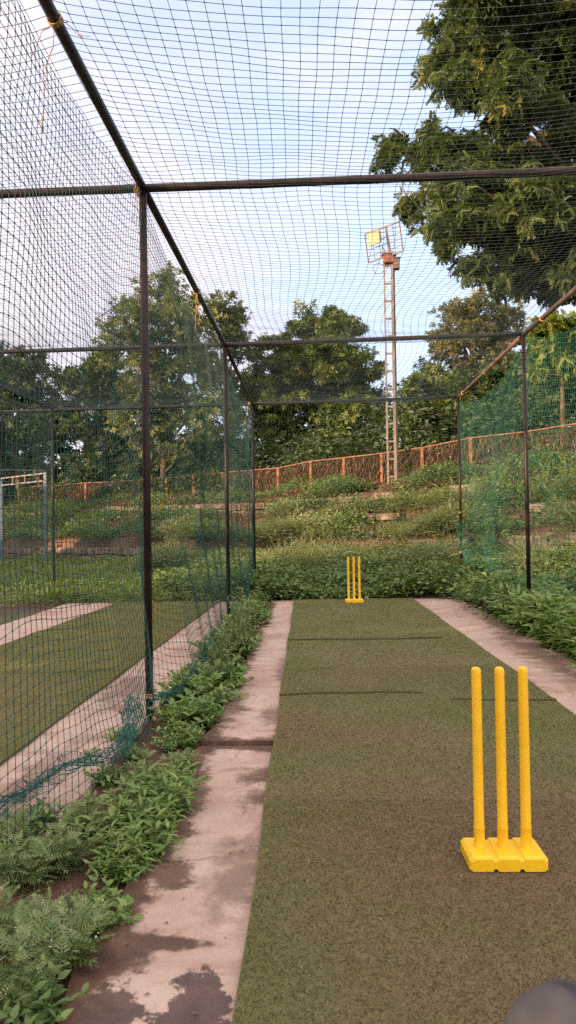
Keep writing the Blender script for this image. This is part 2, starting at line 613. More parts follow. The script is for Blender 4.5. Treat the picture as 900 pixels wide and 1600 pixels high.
def turf(name, label, edge_l, edge_r, y0, y1, z, mat, seams, seed, blades=None):
    root = thing(name, label, 'turf mat')
    b = Buf()
    ys = np.unique(np.concatenate([np.linspace(y0, y1, 120)] + [s[0] + np.linspace(-.16, .16, 33) for s in seams]))
    us = np.linspace(0, 1, 60)
    r = np.random.default_rng(seed)

    def surf(u, y):
        xl = np.interp(y, *edge_l)
        xr = np.interp(y, *edge_r)
        x = xl + (xr - xl) * u + .006 * np.sin(y * 3 + u * 2)
        zz = z + .003 * noise2(x * 3, y * 2, seed)
        for ys_, h, u0, u1, sl in seams:
            yc = ys_ + sl * (u - .5) + .022 * np.sin(u * 7 + ys_) + .008 * np.sin(u * 23 + 2 * ys_)
            zz = zz + h * np.exp(-((y - yc) / .016) ** 2) * np.clip((u - u0) * 12, 0, 1) * np.clip((u1 - u) * 12, 0, 1)
        return np.stack([x, y + 0 * x, zz], -1)
    UU, YY = np.meshgrid(us, ys)
    P = surf(UU, YY)

    def shade_dirt(u, y):  # fold shadow painted dark along the seams, together with dirt, through var
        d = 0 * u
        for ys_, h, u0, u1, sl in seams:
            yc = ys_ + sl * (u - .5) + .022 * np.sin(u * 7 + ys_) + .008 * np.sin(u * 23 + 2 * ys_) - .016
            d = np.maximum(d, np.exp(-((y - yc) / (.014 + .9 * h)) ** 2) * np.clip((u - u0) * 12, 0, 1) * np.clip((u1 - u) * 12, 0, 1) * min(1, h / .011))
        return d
    n, mth = len(us), len(ys)
    i = (np.arange(mth - 1)[:, None] * n + np.arange(n - 1)[None]).reshape(-1)
    b.add(P.reshape(-1, 3), np.stack([i, i + 1, i + n + 1, i + n], -1), var=(.5 * (1 - shade_dirt(UU, YY))).ravel())
    # side skirts
    for col in (P[:, 0], P[:, -1], P[0], P[-1]):
        k = len(col)
        lo = col.copy()
        lo[:, 2] = z - .02
        j = np.arange(k - 1)
        b.add(np.concatenate([col, lo]), np.stack([j, j + k, j + k + 1, j + 1], -1))
    b.obj('mat_surface', mat, root, True)
    if blades:
        bb = Buf()
        for (ya, yb, cnt, sc) in blades:
            uu, yy = r.uniform(0.002, .998, cnt), r.uniform(ya, yb, cnt)
            p = surf(uu, yy)
            d = np.stack([r.normal(0, 1, cnt), r.normal(.25, 1, cnt), r.uniform(.25, 1.2, cnt)], -1)
            fr = frames(d, r.uniform(0, 2 * PI, cnt))
            L = r.uniform(.004, .010, cnt) * sc
            TV = np.array([(-.16, 0, 0), (.16, 0, 0), (.09, 1, 0), (-.09, 1, 0)])
            scatter(bb, (TV, np.array([[0, 1, 2, 3]])), fr, p, L, r.uniform(0, 1, cnt) ** .8 * (1 - shade_dirt(uu, yy)))
        o = bb.obj('turf_pile', mat, root)
        o['kind'] = 'stuff'
    return root


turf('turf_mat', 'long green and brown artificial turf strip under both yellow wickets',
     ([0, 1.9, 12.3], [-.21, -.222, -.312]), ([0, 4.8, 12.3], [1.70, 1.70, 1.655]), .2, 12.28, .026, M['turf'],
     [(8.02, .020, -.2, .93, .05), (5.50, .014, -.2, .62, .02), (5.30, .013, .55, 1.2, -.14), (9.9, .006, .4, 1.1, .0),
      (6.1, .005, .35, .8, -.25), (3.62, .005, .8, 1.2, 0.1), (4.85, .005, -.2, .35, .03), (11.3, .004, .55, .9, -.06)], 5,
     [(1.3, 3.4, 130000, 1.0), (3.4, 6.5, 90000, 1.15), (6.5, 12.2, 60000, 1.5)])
turf('turf_mat', 'olive turf strip in the neighbouring lane behind the left net',
     ([0, 12.3], [-3.62, -3.25]), ([0, 12.3], [-1.80, -1.56]), .2, 12.25, .022, M['turf_far'],
     [(6.4, .010, -.2, 1.2, .1), (8.9, .008, -.2, 1.2, .05)], 6, [(2.0, 12.2, 50000, 1.5)])

# ------------------------------------------------------------------ net frame
ZT = 3.637
L1, L2, L3 = onz(223, 293, ZT), onz(351, 538, ZT), onz(394, 631, ZT)
R2, R3 = onz(818, 523, ZT), onz(716, 621, ZT)
L1[2] = L2[2] = L3[2] = R2[2] = R3[2] = ZT
XL, XR = -1.13, 2.745
Y1, Y2, Y3 = L1[1], .5 * (L2[1] + R2[1]), .5 * (L3[1] + R3[1])
X2 = at(80, 632, L3[1])[0]
X3 = X2 - 3.8
R1 = np.array([XR, Y1 - .05, ZT])
M1, M2_, M3 = np.array([X2, L1[1], ZT]), np.array([X2, L2[1], ZT]), np.array([X2, L3[1] + .05, ZT])
frame = thing('practice_cage', 'dark brown welded pipe frame carrying the practice nets over the lanes', 'net cage')


def pipe(name, a, b, r, mat, sides=14, seg=2, sag=0.0):
    bf = Buf()
    s = np.linspace(0, 1, seg)
    P = np.asarray(a)[None] * (1 - s)[:, None] + np.asarray(b)[None] * s[:, None]
    P[:, 2] -= sag * 4 * s * (1 - s)
    tube(bf, P, r, sides)
    return bf.obj(name, mat, frame, True)


for c in (L1, L2, L3, R1, R2, R3, M2_, M3, M1):
    g = c.copy()
    g[2] = -.04
    t_ = c.copy()
    t_[2] = ZT - .005
    po = pipe('post', g, t_, .0265, M['paint'])
    if c is R2:
        r2_post = po
Y0 = .2
for (a, c) in ((L1, R1), (L2, R2), (L3, R3)):
    ext = a + (a - c) / np.linalg.norm(a - c) * 7.6
    pipe('cross_bar', ext + np.array([0, 0, .012]), c + np.array([0, 0, .012]), .029, M['paint'], 14, 24, .02)
for tri in ((L1, L2, L3), (R1, R2, R3), (M1, M2_, M3)):
    back = tri[0] + (tri[0] - tri[1]) * ((tri[0][1] - Y0) / (tri[1][1] - tri[0][1]))
    mt = M['sunlit_rail_paint'] if tri[0] is R1 else M['paint']  # right rail takes a lighter copy with the sunlit tone in its colour
    pipe('side_rail', back, tri[0], .029, mt)
    pipe('side_rail', tri[0], tri[1], .0285, mt)
    pipe('side_rail', tri[1], tri[2], .028, mt)
pipe('cross_bar', np.array([-8, Y0, ZT]), np.array([XR, Y0, ZT]), .028, M['paint'])
for x_ in (XL, XR, X2):
    pipe('post', (x_, Y0, -.04), (x_, Y0, ZT), .0265, M['paint'])
# threaded sleeve on right post
bf = Buf()
for k in range(3):
    lathe(bf, (R2[0], R2[1], ZT - .22 - .045 * k), [(.027, -.012), (.033, -.006), (.033, .006), (.027, .012)], 14)
bf.obj('sleeve', M['paint'], r2_post, True)


# ------------------------------------------------------------------ nets
def net(name, label, P, mat, r=.0013, knot=0.0, nref=(1, 0, 0), group=None):
    """P : grid (nu,nv,3) of knot positions -> twine tubes both ways as one net"""
    bf = Buf()
    nref = np.asarray(nref, float)
    for Q_ in (P, np.swapaxes(P, 0, 1)):
        S, N = Q_.shape[:2]
        t_ = nrm(np.gradient(Q_, axis=1))
        bb = nrm(np.cross(t_, nref))
        nn = np.cross(bb, t_)
        V = []
        for k in range(3):
            a = 2 * PI * k / 3
            V.append(Q_ + r * (math.cos(a) * nn + math.sin(a) * bb))
        V = np.stack(V, 2)  # S,N,3,3
        base = (np.arange(S)[:, None] * N + np.arange(N - 1)[None]).reshape(-1, 1) * 3
        k = np.arange(3)[None]
        k2 = (k + 1) % 3
        F = np.stack([base + k, base + k2, base + 3 + k2, base + 3 + k], -1).reshape(-1, 4)
        bf.add(V.reshape(-1, 3), F)
    if knot:
        C = P.reshape(-1, 3)
        o = np.array([(1, 0, 0), (-1, 0, 0), (0, 1, 0), (0, -1, 0), (0, 0, 1), (0, 0, -1)], float) * knot
        V = C[:, None] + o[None]
        T = np.array([(0, 2, 4), (2, 1, 4), (1, 3, 4), (3, 0, 4), (2, 0, 5), (1, 2, 5), (3, 1, 5), (0, 3, 5)])
        bf.add(V.reshape(-1, 3), T=(T[None] + (np.arange(len(C)) * 6)[:, None, None]).reshape(-1, 3))
    o = bf.obj(name, mat, None, True)
    return tag(o, label, 'net', group)


def roof_net(label, x0, x1, ya, yb, yc, yd, cu, cv, mat, seed, knot, sag=.16):
    nu = int((x1 - x0) / cu)
    nv = int((yd - ya) / cv)
    u, v = np.meshgrid(np.linspace(0, 1, nu), np.linspace(0, 1, nv), indexing='ij')
    y = ya + (yd - ya) * v
    x = x0 + (x1 - x0) * u
    edges = [ya, yb, yc, yd]
    bay = np.interp(y, edges, [0, 1, 2, 3])
    fb = bay - np.floor(np.clip(bay, 0, 2.999))
    hang = np.sin(PI * fb) ** .8 * np.sin(PI * u) ** .7
    z = ZT - .025 - sag * hang * (1 + .25 * noise2(x, y, seed, .8)) - .012 * (1 + noise2(x * 1.2, y, seed + 1, 1.2)) * np.sin(PI * u)
    z += .006 * noise2(x * 6, y * 6, seed + 5, 1.5)
    env = np.sin(PI * u)
    x = x + .050 * noise2(x * .9, y * 1.3, seed + 2, 1.1) * env + .006 * noise2(x * 7, y * 7, seed + 3, 1.0)
    x = x + .10 * env * np.sin(PI * fb) * np.sin(2 * PI * fb + 1)
    y = y + .028 * noise2(x * 1.0, y * .8, seed + 4, 1.0) * env + .006 * noise2(x * 6, y * 8, seed + 6, 1.2)
    return net('roof_net', label, np.stack([x, y, z], -1), mat, .0016, knot, (0, 0, 1))


roof_net('dark mesh net sagging overhead above the turf lane with the yellow wickets', XL + .02, XR - .02, .25, Y1, Y2, Y3, .078, .060, M['net_dark'], 21, .0050)
roof_net('dark mesh net overhead above the neighbouring lane at the left', X2, XL - .02, 1.0, Y1, Y2, Y3, .078, .064, M['net_dark'], 31, .0042)


def side_net(label, xw, ya, yd, posts, cu, cv, mat, seed, knot, top_sag, bot, bulge, wave=.13, r=.0017):
    ny_ = int((yd - ya) / cu)
    nz = int(3.55 / cv)
    v, s = np.meshgrid(np.linspace(ya, yd, ny_), np.linspace(0, 1, nz), indexing='ij')
    fb = np.interp(v, posts, np.arange(len(posts)))
    ff = fb - np.floor(np.minimum(fb, len(posts) - 1.001))
    h = np.sin(PI * ff)
    top = ZT - .02 - top_sag * h ** .8 - .04 * np.abs(noise2(v, v, seed, 2.0)) * h
    bt = np.interp(v, *bot[0])
    z = bt + (top - bt) * s
    mid = np.sin(PI * np.clip(s, 0, 1)) ** .8
    z = z + wave * mid * (smooth_noise(v, seed + 1, 5, 1.5) + .5 * noise2(v * 1.2, s * 3, seed + 2, 1.4)) * (.35 + .65 * h)
    z = z + .010 * noise2(v * 8, s * 20, seed + 3, 1.0)
    x = np.interp(v, *xw) if isinstance(xw, tuple) else xw + 0 * v
    low = (1 - s) ** 2.5
    bx = np.interp(v, *bot[1])
    x = x + bx * low + bulge * mid * noise2(v, s * 2.5, seed + 4, 1.1) + .01 * noise2(v * 5, s * 14, seed + 6, 1.2)
    y = v + .03 * noise2(v * 1.5, s * 5, seed + 5, 1.5) + .008 * noise2(v * 9, s * 22, seed + 7, 1.2)
    return net('side_net', label, np.stack([x, y, z], -1), mat, r, knot, (1, 0, 0))


side_net('dark green net wall hanging on the left posts between the two lanes', XL, .3, Y3, [.3, Y1, Y2, Y3], .056, .053, M['net_green'], 41, .0048,
         .25, (([.3, 2.5, 3.2, 3.9, 4.6, 5.03, 5.6, 7, 9, 12, 14], [.10, .05, .08, .03, .10, .22, .06, .10, .16, .12, .1]),
              ([.3, 2.4, 3.2, 4.0, 4.7, 5.03, 5.6, 7, 9, 12, 14], [.05, -.05, .02, .16, .12, .0, .22, .18, .05, .10, .0])), .05)
side_net('bright green net wall on the right posts above the leafy border', ([0, R1[1], R2[1], R3[1]], [XR, R1[0], R2[0] + .02, R3[0] + .02]), 3.5, R3[1], [.3, R1[1], R2[1], R3[1]], .056, .056, M['net_bright'], 51, 0,
         .33, (([0, 9, 12, 14], [.12, .10, .05, .02]), ([0, 9, 12, 13.4, 14], [.15, .2, .25, .35, .15])), .10, .15, .0015)
side_net('green net wall at the far left edge between second and third lane', X2, Y2 - 2, Y3, [.3, Y1, Y2, Y3], .056, .056, M['net_green'], 61, 0,
         .12, (([0, 14], [.1, .1]), ([0, 14], [.1, .1])), .06)


def end_net(label, a, c, seed, cell, mat):
    w = np.linalg.norm(c - a)
    nu, nz = int(w / cell), int(3.5 / cell)
    u, s = np.meshgrid(np.linspace(0, 1, nu), np.linspace(0, 1, nz), indexing='ij')
    P = a[None, None] * (1 - u)[..., None] + c[None, None] * u[..., None]
    x, y = P[..., 0], P[..., 1]
    z = .12 + (ZT - .16 - .06 * np.sin(PI * u * 3) ** 2) * s + .05 * np.sin(PI * s) * noise2(x, s * 2, seed, 1.4)
    y = y + .12 * np.sin(PI * s) * noise2(x * .8, s * 2, seed + 1, 1.2) + .03
    x = x + .02 * noise2(x * 2, s * 6, seed + 2, 1.3)
    return net('end_net', label, np.stack([x, y, z], -1), mat, .00115, 0, (0, 1, 0))


end_net('fine dark net closing the far end behind the small yellow wicket', L3, R3, 71, .062, M['net_dark'])
end_net('fine green net closing the far end of the neighbouring lane', M3, L3, 72, .062, M['net_green'])
end_net('green net at the far left closing the third lane', M3 + (M3 - L3), M3, 73, .07, M['net_green'])

# bunched net edges gathered on the ground and at posts
def bunch(label, pts, width, seed, mat, n=16):
    """loose hem of net crumpled into a roll"""
    r = np.random.default_rng(seed)
    bf = Buf()
    P = np.asarray(pts, float)
    s = np.linspace(0, 1, 90)
    si = np.linspace(0, 1, len(P))
    C = np.stack([np.interp(s, si, P[:, k]) for k in range(3)], -1)
    C[:, 2] += .02 * smooth_noise(s * 14, seed)
    strands = []
    for k in range(n):
        a = 2 * PI * k / n
        ph = smooth_noise(s * 9, seed + k) * .8
        rad = width * (.55 + .45 * smooth_noise(s * 11, seed + 40 + k))
        S = C + np.stack([rad * np.cos(a + ph) * .9, 0 * s, np.abs(rad * np.sin(a + ph)) * .8], -1)
        strands.append(S)
        tube(bf, S, .0017, 3, cap=False)
    for q in range(2, 88):
        ring = np.array([strands[k][min(89, max(0, q + r.integers(-1, 2)))] for k in range(n)])
        tube(bf, ring, .0015, 3, cap=False)
    return tag(bf.obj('net_hem', mat, None, True), label, 'net hem')


bunch('teal net hem rolled over weeds on the ground before the near left post', [(XL - .13, 5.05, .10), (-1.13, 4.5, .08), (-1.03, 3.95, .06), (-1.22, 3.55, .10), (-1.33, 3.15, .10), (-1.36, 2.7, .06)], .095, 3, M['net_hem'], 14)
bunch('teal net hem bunched low beside weeds past the near left post', [(XL + .03, 5.1, .05), (-.98, 5.6, .05), (-.93, 6.3, .08), (-.98, 7.0, .1), (-1.05, 8.0, .1)], .10, 9, M['net_hem'], 13)
bunch('teal net hem gathered at the foot of the far right post', [(R3[0] - .02, R3[1], 1.2), (R3[0] + .04, R3[1] - .2, .7), (R3[0] + .08, R3[1] - .5, .3), (R3[0] + .15, R3[1] - 1.0, .08)], .16, 14, M['net_bright'], 14)
bf = Buf()


# ------------------------------------------------------------------ rope ties
def tie(label, c, axis, R_, tails, mat, seed):
    r = np.random.default_rng(seed)
    bf = Buf()
    c = np.asarray(c, float)
    axis = nrm(np.asarray(axis, float))
    ref = np.array([0, 0, 1.0]) if abs(axis[2]) < .8 else np.array([1.0, 0, 0])
    a = nrm(np.cross(axis, ref))
    b_ = np.cross(axis, a)
    th = np.linspace(0, 2 * PI * 3, 50)
    P = c + R_ * (np.cos(th)[:, None] * a + np.sin(th)[:, None] * b_) + axis * ((th / th[-1] - .5) * .035)[:, None]
    tube(bf, P, .0036, 5)
    for d, L in tails:
        d = np.asarray(d, float)
        s = np.linspace(0, 1, 10)
        Q_ = c + a * 0 + nrm(d) * R_ + d * (s * L)[:, None] + np.stack([.012 * smooth_noise(s * 8, seed), .012 * smooth_noise(s * 7, seed + 1), -.05 * s * s], -1)
        tube(bf, Q_, np.linspace(.0027, .0014, 10), 5)
        for k in range(5):
            e = Q_[-1] + r.normal(0, .012, 3) + d * .02
            tube(bf, [Q_[-2], e], .0012, 3)
    return tag(bf.obj('rope_tie', mat, None, True), label, 'rope tie')


raild = nrm(L2 - L1)
T1 = L1 + raild * (3.32 - L1[1])
tie('frayed rope tie on the left rail near the top left corner', T1, raild, .033, [((-.6, -.2, -.8), .12), ((-.2, .1, -1), .40), ((.9, .1, -.2), .08)], M['rope'], 1)
tie('looped rope end hanging from the junction atop the near left post', L1 + [-.03, -.02, -.03], (1, 0, 0), .034, [((-.25, 0, -1), .10), ((-.05, 0, -1), .12)], M['rope'], 2)
tie('pale rope tie round the foot of the near left post', (L1[0], L1[1], .13), (0, .2, 1), .031, [((.5, -.1, .9), .16), ((-.8, -.3, -.3), .10), ((.3, -.4, -.1), .06)], M['rope'], 3)
tie('long yellowish rope tail tied on left rail before the second bar', L1 + raild * (7.3 - L1[1]), raild, .033, [((-.05, 0, -1), .30), ((.1, .05, -1), .22)], M['rope_orange'], 4)
tie('yellowish rope tie at the far left corner of the frame', L3 + [-.06, 0, 0], (1, 0, 0), .033, [((-.5, 0, -.3), .12), ((-.3, -.1, -1), .30)], M['rope_orange'], 5)
rd = nrm(R2 - R1)
tie('orange rope tie on the right rail in front of the right post', R2 - rd * .75, rd, .033, [((-.9, 0, .25), .13), ((.8, 0, -.5), .10)], M['rope_orange'], 6)
rd2 = nrm(R3 - R2)
tie('pale rope tie on the right rail midway to the far corner', R2 + rd2 * 2.3, rd2, .032, [((-.9, 0, -.1), .16)], M['rope'], 7)
tie('orange rope tie on the right rail beside the far right corner', R3 - rd2 * .5, rd2, .032, [((.7, 0, .5), .10), ((-.4, 0, -.5), .08)], M['rope_orange'], 8)
tie('pale cloth tie midway up the far right post', (R3[0], R3[1], 1.45), (0, 0, 1), .032, [((.8, -.2, -.3), .14), ((.6, 0, .6), .08)], M['rope'], 9)
tie('pale rope knot low on the far right post', (R3[0], R3[1], .70), (0, 0, 1), .034, [((.6, -.2, -.7), .10), ((.6, 0, .2), .06)], M['rope'], 10)

# ------------------------------------------------------------------ wickets
def wicket(label, c, rz):
    root = thing('wicket', label, 'wicket', c, None)
    root.rotation_euler = (0, 0, rz)
    # base: profile with two grooves, extruded front to back with rounded edges
    W, D, H = .284, .175, .053
    g = .047

    def prof(z_in, x_in):
        w = W / 2 - x_in
        top = [(-w, H - .012 - z_in), (-w + .012, H - z_in)]
        for s in (-1, 1):
            cx = s * g
            top += [(cx - .011, H - z_in), (cx - .006, H - .008 - z_in), (cx + .006, H - .008 - z_in), (cx + .011, H - z_in)]
        top += [(w - .012, H - z_in), (w, H - .012 - z_in)]
        lo = [(w, .006), (w - .006, .0)]
        for s in (1, -1):
            cx = s * g
            lo += [(cx + .010, .0), (cx + .006, .009), (cx - .006, .009), (cx - .010, .0)]
        lo += [(-w + .006, 0), (-w, .006)]
        return top + lo
    bf = Buf()
    secs = [(-D / 2, .010, .010), (-D / 2 + .003, .004, .004), (-D / 2 + .010, 0, 0), (D / 2 - .010, 0, 0), (D / 2 - .003, .004, .004), (D / 2, .010, .010)]
    V = []
    for y, zi, xi in secs:
        V += [(x, y, max(z, 0)) for x, z in prof(zi, xi)]
    n = len(prof(0, 0))
    Q = []
    for a in range(len(secs) - 1):
        for k in range(n):
            k2 = (k + 1) % n
            Q.append((a * n + k, (a + 1) * n + k, (a + 1) * n + k2, a * n + k2))
    # caps : triangulate as fan around centre
    from mathutils.geometry import tessellate_polygon
    T = []
    for e_, flip in ((0, False), (len(secs) - 1, True)):
        poly = [Vector((V[e_ * n + k][0], V[e_ * n + k][2], 0)) for k in range(n)]
        for tri in tessellate_polygon([poly]):
            T.append(tuple(e_ * n + k for k in tri))
    bf.add(V, Q, T)
    bf.obj('base', M['yellow_base'], root)
    for s in (-1, 0, 1):
        sb = Buf()
        x0 = s * .0865
        pr = [(.0215, H - .009), (.0215, H + .003), (.0200, H + .006), (.0196, .118), (.0206, .123), (.0206, .127), (.0188, .132), (.0183, .45), (.0180, .700), (.0172, .712), (.0150, .718)]
        sides = 24
        th = np.arange(sides) * 2 * PI / sides
        V = []
        for r_, z in pr:
            V += [(x0 + r_ * math.cos(a), r_ * math.sin(a), z) for a in th]
        # top with a bail groove running across (along x)
        for r_ in (.0125, .006, .0):
            for a in th:
                yy = r_ * math.sin(a)
                V.append((x0 + r_ * math.cos(a), yy, .7195 - .009 * math.exp(-(yy / .0055) ** 2)))
        V = np.array(V)
        top = np.where(np.abs(V[:, 2] - .718) < .0005)[0]
        V[top, 2] -= .007 * np.exp(-(V[top, 1] / .0055) ** 2)
        mm = len(pr) + 3
        i = np.arange(mm - 1)[:, None] * sides
        j = np.arange(sides)[None]
        Qs = np.stack([i + j, i + (j + 1) % sides, i + sides + (j + 1) % sides, i + sides + j], -1).reshape(-1, 4)
        sb.add(V, Qs)
        sb.obj('stump', M['yellow'], root, True)
    return root


w1 = onz(786, 1331, .062)
wicket('large near yellow plastic wicket on a grooved base, right foreground', (w1[0], w1[1], .029), 0.0)
w2 = onz(553.5, 942, .02)
wicket('small distant yellow plastic wicket at the far end of the turf', (w2[0], w2[1], .029), .02)

# ------------------------------------------------------------------ unidentified grey shape at the corner, built as an upright bag
c = at(884, 1640, .52)
bag = thing('bag', 'blurred grey rounded object, built as a bag, with a dark edge in the lower right corner', 'bag', (c[0], .52, 0))
bf = Buf()
ztop = at(868, 1541, .52)[2]
prof = [(.060, -.004), (.068, .03), (.070, .3), (.066, ztop - .22), (.060, ztop - .12), (.050, ztop - .06), (.036, ztop - .024), (.018, ztop - .006), (.001, ztop)]
lathe(bf, (0, 0, 0), prof, 28)
bf.obj('body', M['bag'], bag, True)
bf = Buf()
s_ = np.linspace(.42, 1.8, 24)
tube(bf, np.stack([.016 + .050 * np.sin(s_), -.022 + 0 * s_, ztop - .074 + .078 * np.cos(s_)], -1), .024, 10)
bf.obj('strap', M['bag_dark'], bag, True)

# ------------------------------------------------------------------ stone terraces
def terrace_wall(label, u0, xa, xb, hgt, seed, gap=.15):
    r = np.random.default_rng(seed)
    bf = Buf()
    d = nrm(np.array([1.2806, -.8 * 1.2806 / 1.2806, 0]))
    d = nrm(np.array([1.0, -.8, 0]))
    nrm_ = nrm(np.array([-.8, -1.0, 0]))
    rows = max(2, int(round(hgt / .22)))
    for k in range(rows):
        x = xa + r.uniform(0, .2)
        while x < xb:
            w = r.uniform(.35, 1.0)
            y = u0 * 1.2806 - .8 * x
            if r.random() > gap * (1 + .8 * k):
                hb = float(hterr(x - .15 * .6, y - .3))
                zc = hb + (k + .5) * hgt / rows + .02
                Mx = np.stack([d, -nrm_, (0, 0, 1)], -1)
                a = r.normal(0, .09)
                Rz = np.array([[math.cos(a), -math.sin(a), 0], [math.sin(a), math.cos(a), 0], [0, 0, 1]])
                box(bf, np.array([x, y, zc]) + nrm_ * r.uniform(-.02, .06), (w * .96 * 1.1, .34, hgt / rows * r.uniform(.7, 1.0)), Rz @ Mx)
            x += w * .78
    o = bf.obj('terrace_wall', M['stone'])
    bv = o.modifiers.new('bevel', 'BEVEL')
    bv.width = .025
    bv.segments = 2
    return tag(o, label, 'stone wall')


terrace_wall('lowest grey stone terrace wall behind the right net', 14.85, 2.6, 11, .52, 1, .08)
terrace_wall('low dark stone wall at the foot of the left grass bank', 14.85, -12, -1.4, .50, 2, .02)
terrace_wall('broken middle stone terrace on the bank at the right', 16.45, 1.5, 11, .42, 3, .28)
terrace_wall('upper stone terrace edge below the fence at the right', 17.95, 2.2, 11, .42, 4, .25)
terrace_wall('long grey stone wall topping the left bank below the fence', 17.95, -14, -1.5, .48, 5, .02)
terrace_wall('crumbling brownish stone course on the bank above the far wicket', 17.95, -1.3, 2.0, .36, 6, .35)

# ------------------------------------------------------------------ chain-link fence
fence = thing('chain_link_fence', 'rusty orange chain link fence along the top of the bank', 'fence')
FU = 19.65


def fpt(x):
    y = FU * 1.2806 - .8 * x
    return np.array([x, y, float(hterr(x, y))])


px_posts = [88, 133, 175, 217, 260, 302, 347, 390, 434, 485, 537, 596, 660, 736, 822, 920]
fx = []
for p_ in px_posts:
    d = ray(p_, 740)
    k = FU * 1.2806 / (d[1] + .8 * d[0])
    fx.append(d[0] * k)
fx = [fx[0] - 3.4, fx[0] - 1.7] + fx + [fx[-1] + 1.4, fx[-1] + 2.8, fx[-1] + 4.2]
FH = 1.12
tops = []
for x in fx:
    g = fpt(x)
    bf = Buf()
    bar(bf, g + [0, 0, -.05], g + [0, 0, FH], .075, .06)
    bf.obj('post', M['fence_paint'], fence)
    tops.append(g + np.array([0, 0, FH + .01]))
for a, c in zip(tops[:-1], tops[1:]):
    bf = Buf()
    bar(bf, a, c, .028, .03)
    bf.obj('top_rail', M['rail_rust'], fence)
bf = Buf()
cell = .085
for a, c in zip(tops[:-1], tops[1:]):
    w = np.linalg.norm(c - a)
    nd = int(w / cell)
    for k in range(-int(FH / cell), nd):
        for sgn in (1, -1):
            # diagonal wires
            t0 = k * cell / w
            t1 = t0 + FH / w
            lo, hi = (max(t0, 0) - t0) / (t1 - t0), (min(t1, 1) - t0) / (t1 - t0)
            if hi <= lo:
                continue
            def pt(f):
                u_ = t0 + (t1 - t0) * f
                g = a * (1 - u_) + c * u_
                zf = f if sgn > 0 else 1 - f
                return g - np.array([0, 0, FH * (1 - zf)])
            tube(bf, [pt(lo), pt(hi)], .0035, 3, cap=False)
bf.obj('wire_mesh', M['wire'], fence)

# ------------------------------------------------------------------ floodlight tower
tb = at(613, 757, 22.4)
tb[2] = float(hterr(tb[0], 22.4)) + 0.0
twr = thing('floodlight_tower', 'tall rusty ladder mast with a tilted grid and one floodlight', 'floodlight', tuple(tb))
HT = at(610, 408, 22.4)[2] - tb[2]
lw = .25
bf = Buf()
bar(bf, (-lw / 2, 0, -.1), (-lw / 2 - .0, 0, HT), .05, .06)
bf.obj('leg', M['steel_pink'], twr)
bf = Buf()
bar(bf, (lw / 2 - .02, 0, -.1), (lw / 2 - .02, 0, HT), .07, .08)
bar(bf, (lw / 2 + .045, .03, -.1), (lw / 2 + .045, .03, HT - .1), .05, .02)
bf.obj('leg', M['steel_pink'], twr)
z = .35
while z < HT - .1:
    bf = Buf()
    bar(bf, (-lw / 2, 0, z), (lw / 2 - .03, 0, z + .005), .04, .05)
    bf.obj('rung', M['steel_pink'], twr)
    z += .535
# head box
bf = Buf()
box(bf, (.0, 0, HT + .06), (.30, .24, .26))
bf.obj('head_box', M['box_red'], twr)
bf = Buf()
box(bf, (.24, 0, HT - .10), (.20, .22, .30))
box(bf, (.24, 0, HT + .07), (.24, .26, .03))
bf.obj('control_box', M['steel_dark'], twr)
bf = Buf()
th = np.linspace(0, 2 * PI, 24)
tube(bf, np.stack([-.30 + .17 * np.cos(th), 0 * th, HT - .22 + .16 * np.sin(th)], -1), .012, 5)
bf.obj('cable', M['steel_dark'], twr)
bf = Buf()
box(bf, (.03, 0, HT + .20), (.44, .30, .03))
bf.obj('head_plate', M['steel_dark'], twr)
# grid frame, plane turned 45 degrees with its right end nearer the lane
gw, gh = 1.32, .92
ux = np.array([math.cos(R(43)), -math.sin(R(43)), 0])
uz = nrm(np.array([-.10, .06, 1.0]))
gc = np.array([-.12, .1, HT + .62])
bf = Buf()


def gp(a, c_):
    return gc + ux * (a - .5) * gw + uz * (c_ - .5) * gh


for a in (0, 1):
    bar(bf, gp(a, 0), gp(a, 1), .035)
for c_ in (0, 1):
    bar(bf, gp(0, c_), gp(1, c_), .04)
gf = bf.obj('grid_frame', M['steel_dark'], twr)
bf = Buf()
for a in (.2, .38, .6, .8):
    bar(bf, gp(a, 0), gp(a, 1), .018)
for c_ in (.2, .42, .64, .84):
    bar(bf, gp(0, c_), gp(1, c_), .018)
bf.obj('grid_bars', M['steel_dark'], gf)
bf = Buf()
bar(bf, gp(.62, 1), (.08, 0, HT + .2), .06)
bar(bf, gp(.22, 1), gp(.40, .7), .04)
bar(bf, gp(.45, .35), (-.05, 0, HT + .2), .035)
bf.obj('lamp_bracket', M['steel_dark'], gf)
lamp = Buf()
lc = gp(.40, .62) + np.array([-.15, -.15, 0])
nv_ = nrm(np.array([-.68, -.70, -.12]))
lx = nrm(np.cross(nv_, (0, 0, 1)))
lz = np.cross(lx, nv_)
Ml = np.stack([lx, nv_, lz], -1)
# tapered housing
V = []
for y_, w_, h_ in ((-.14, .10, .10), (-.06, .19, .16), (.07, .22, .19), (.09, .22, .19), (.075, .19, .16)):
    V += [(-w_, y_, -h_), (w_, y_, -h_), (w_, y_, h_), (-w_, y_, h_)]
Q = [(3, 2, 1, 0)]
for a in range(4):
    for k in range(4):
        Q.append((a * 4 + k, a * 4 + (k + 1) % 4, a * 4 + 4 + (k + 1) % 4, a * 4 + 4 + k))
Q.append((16, 17, 18, 19))
lamp.add(np.array(V) @ Ml.T + lc, Q)
lamp.obj('lamp', M['lamp_body'], gf)

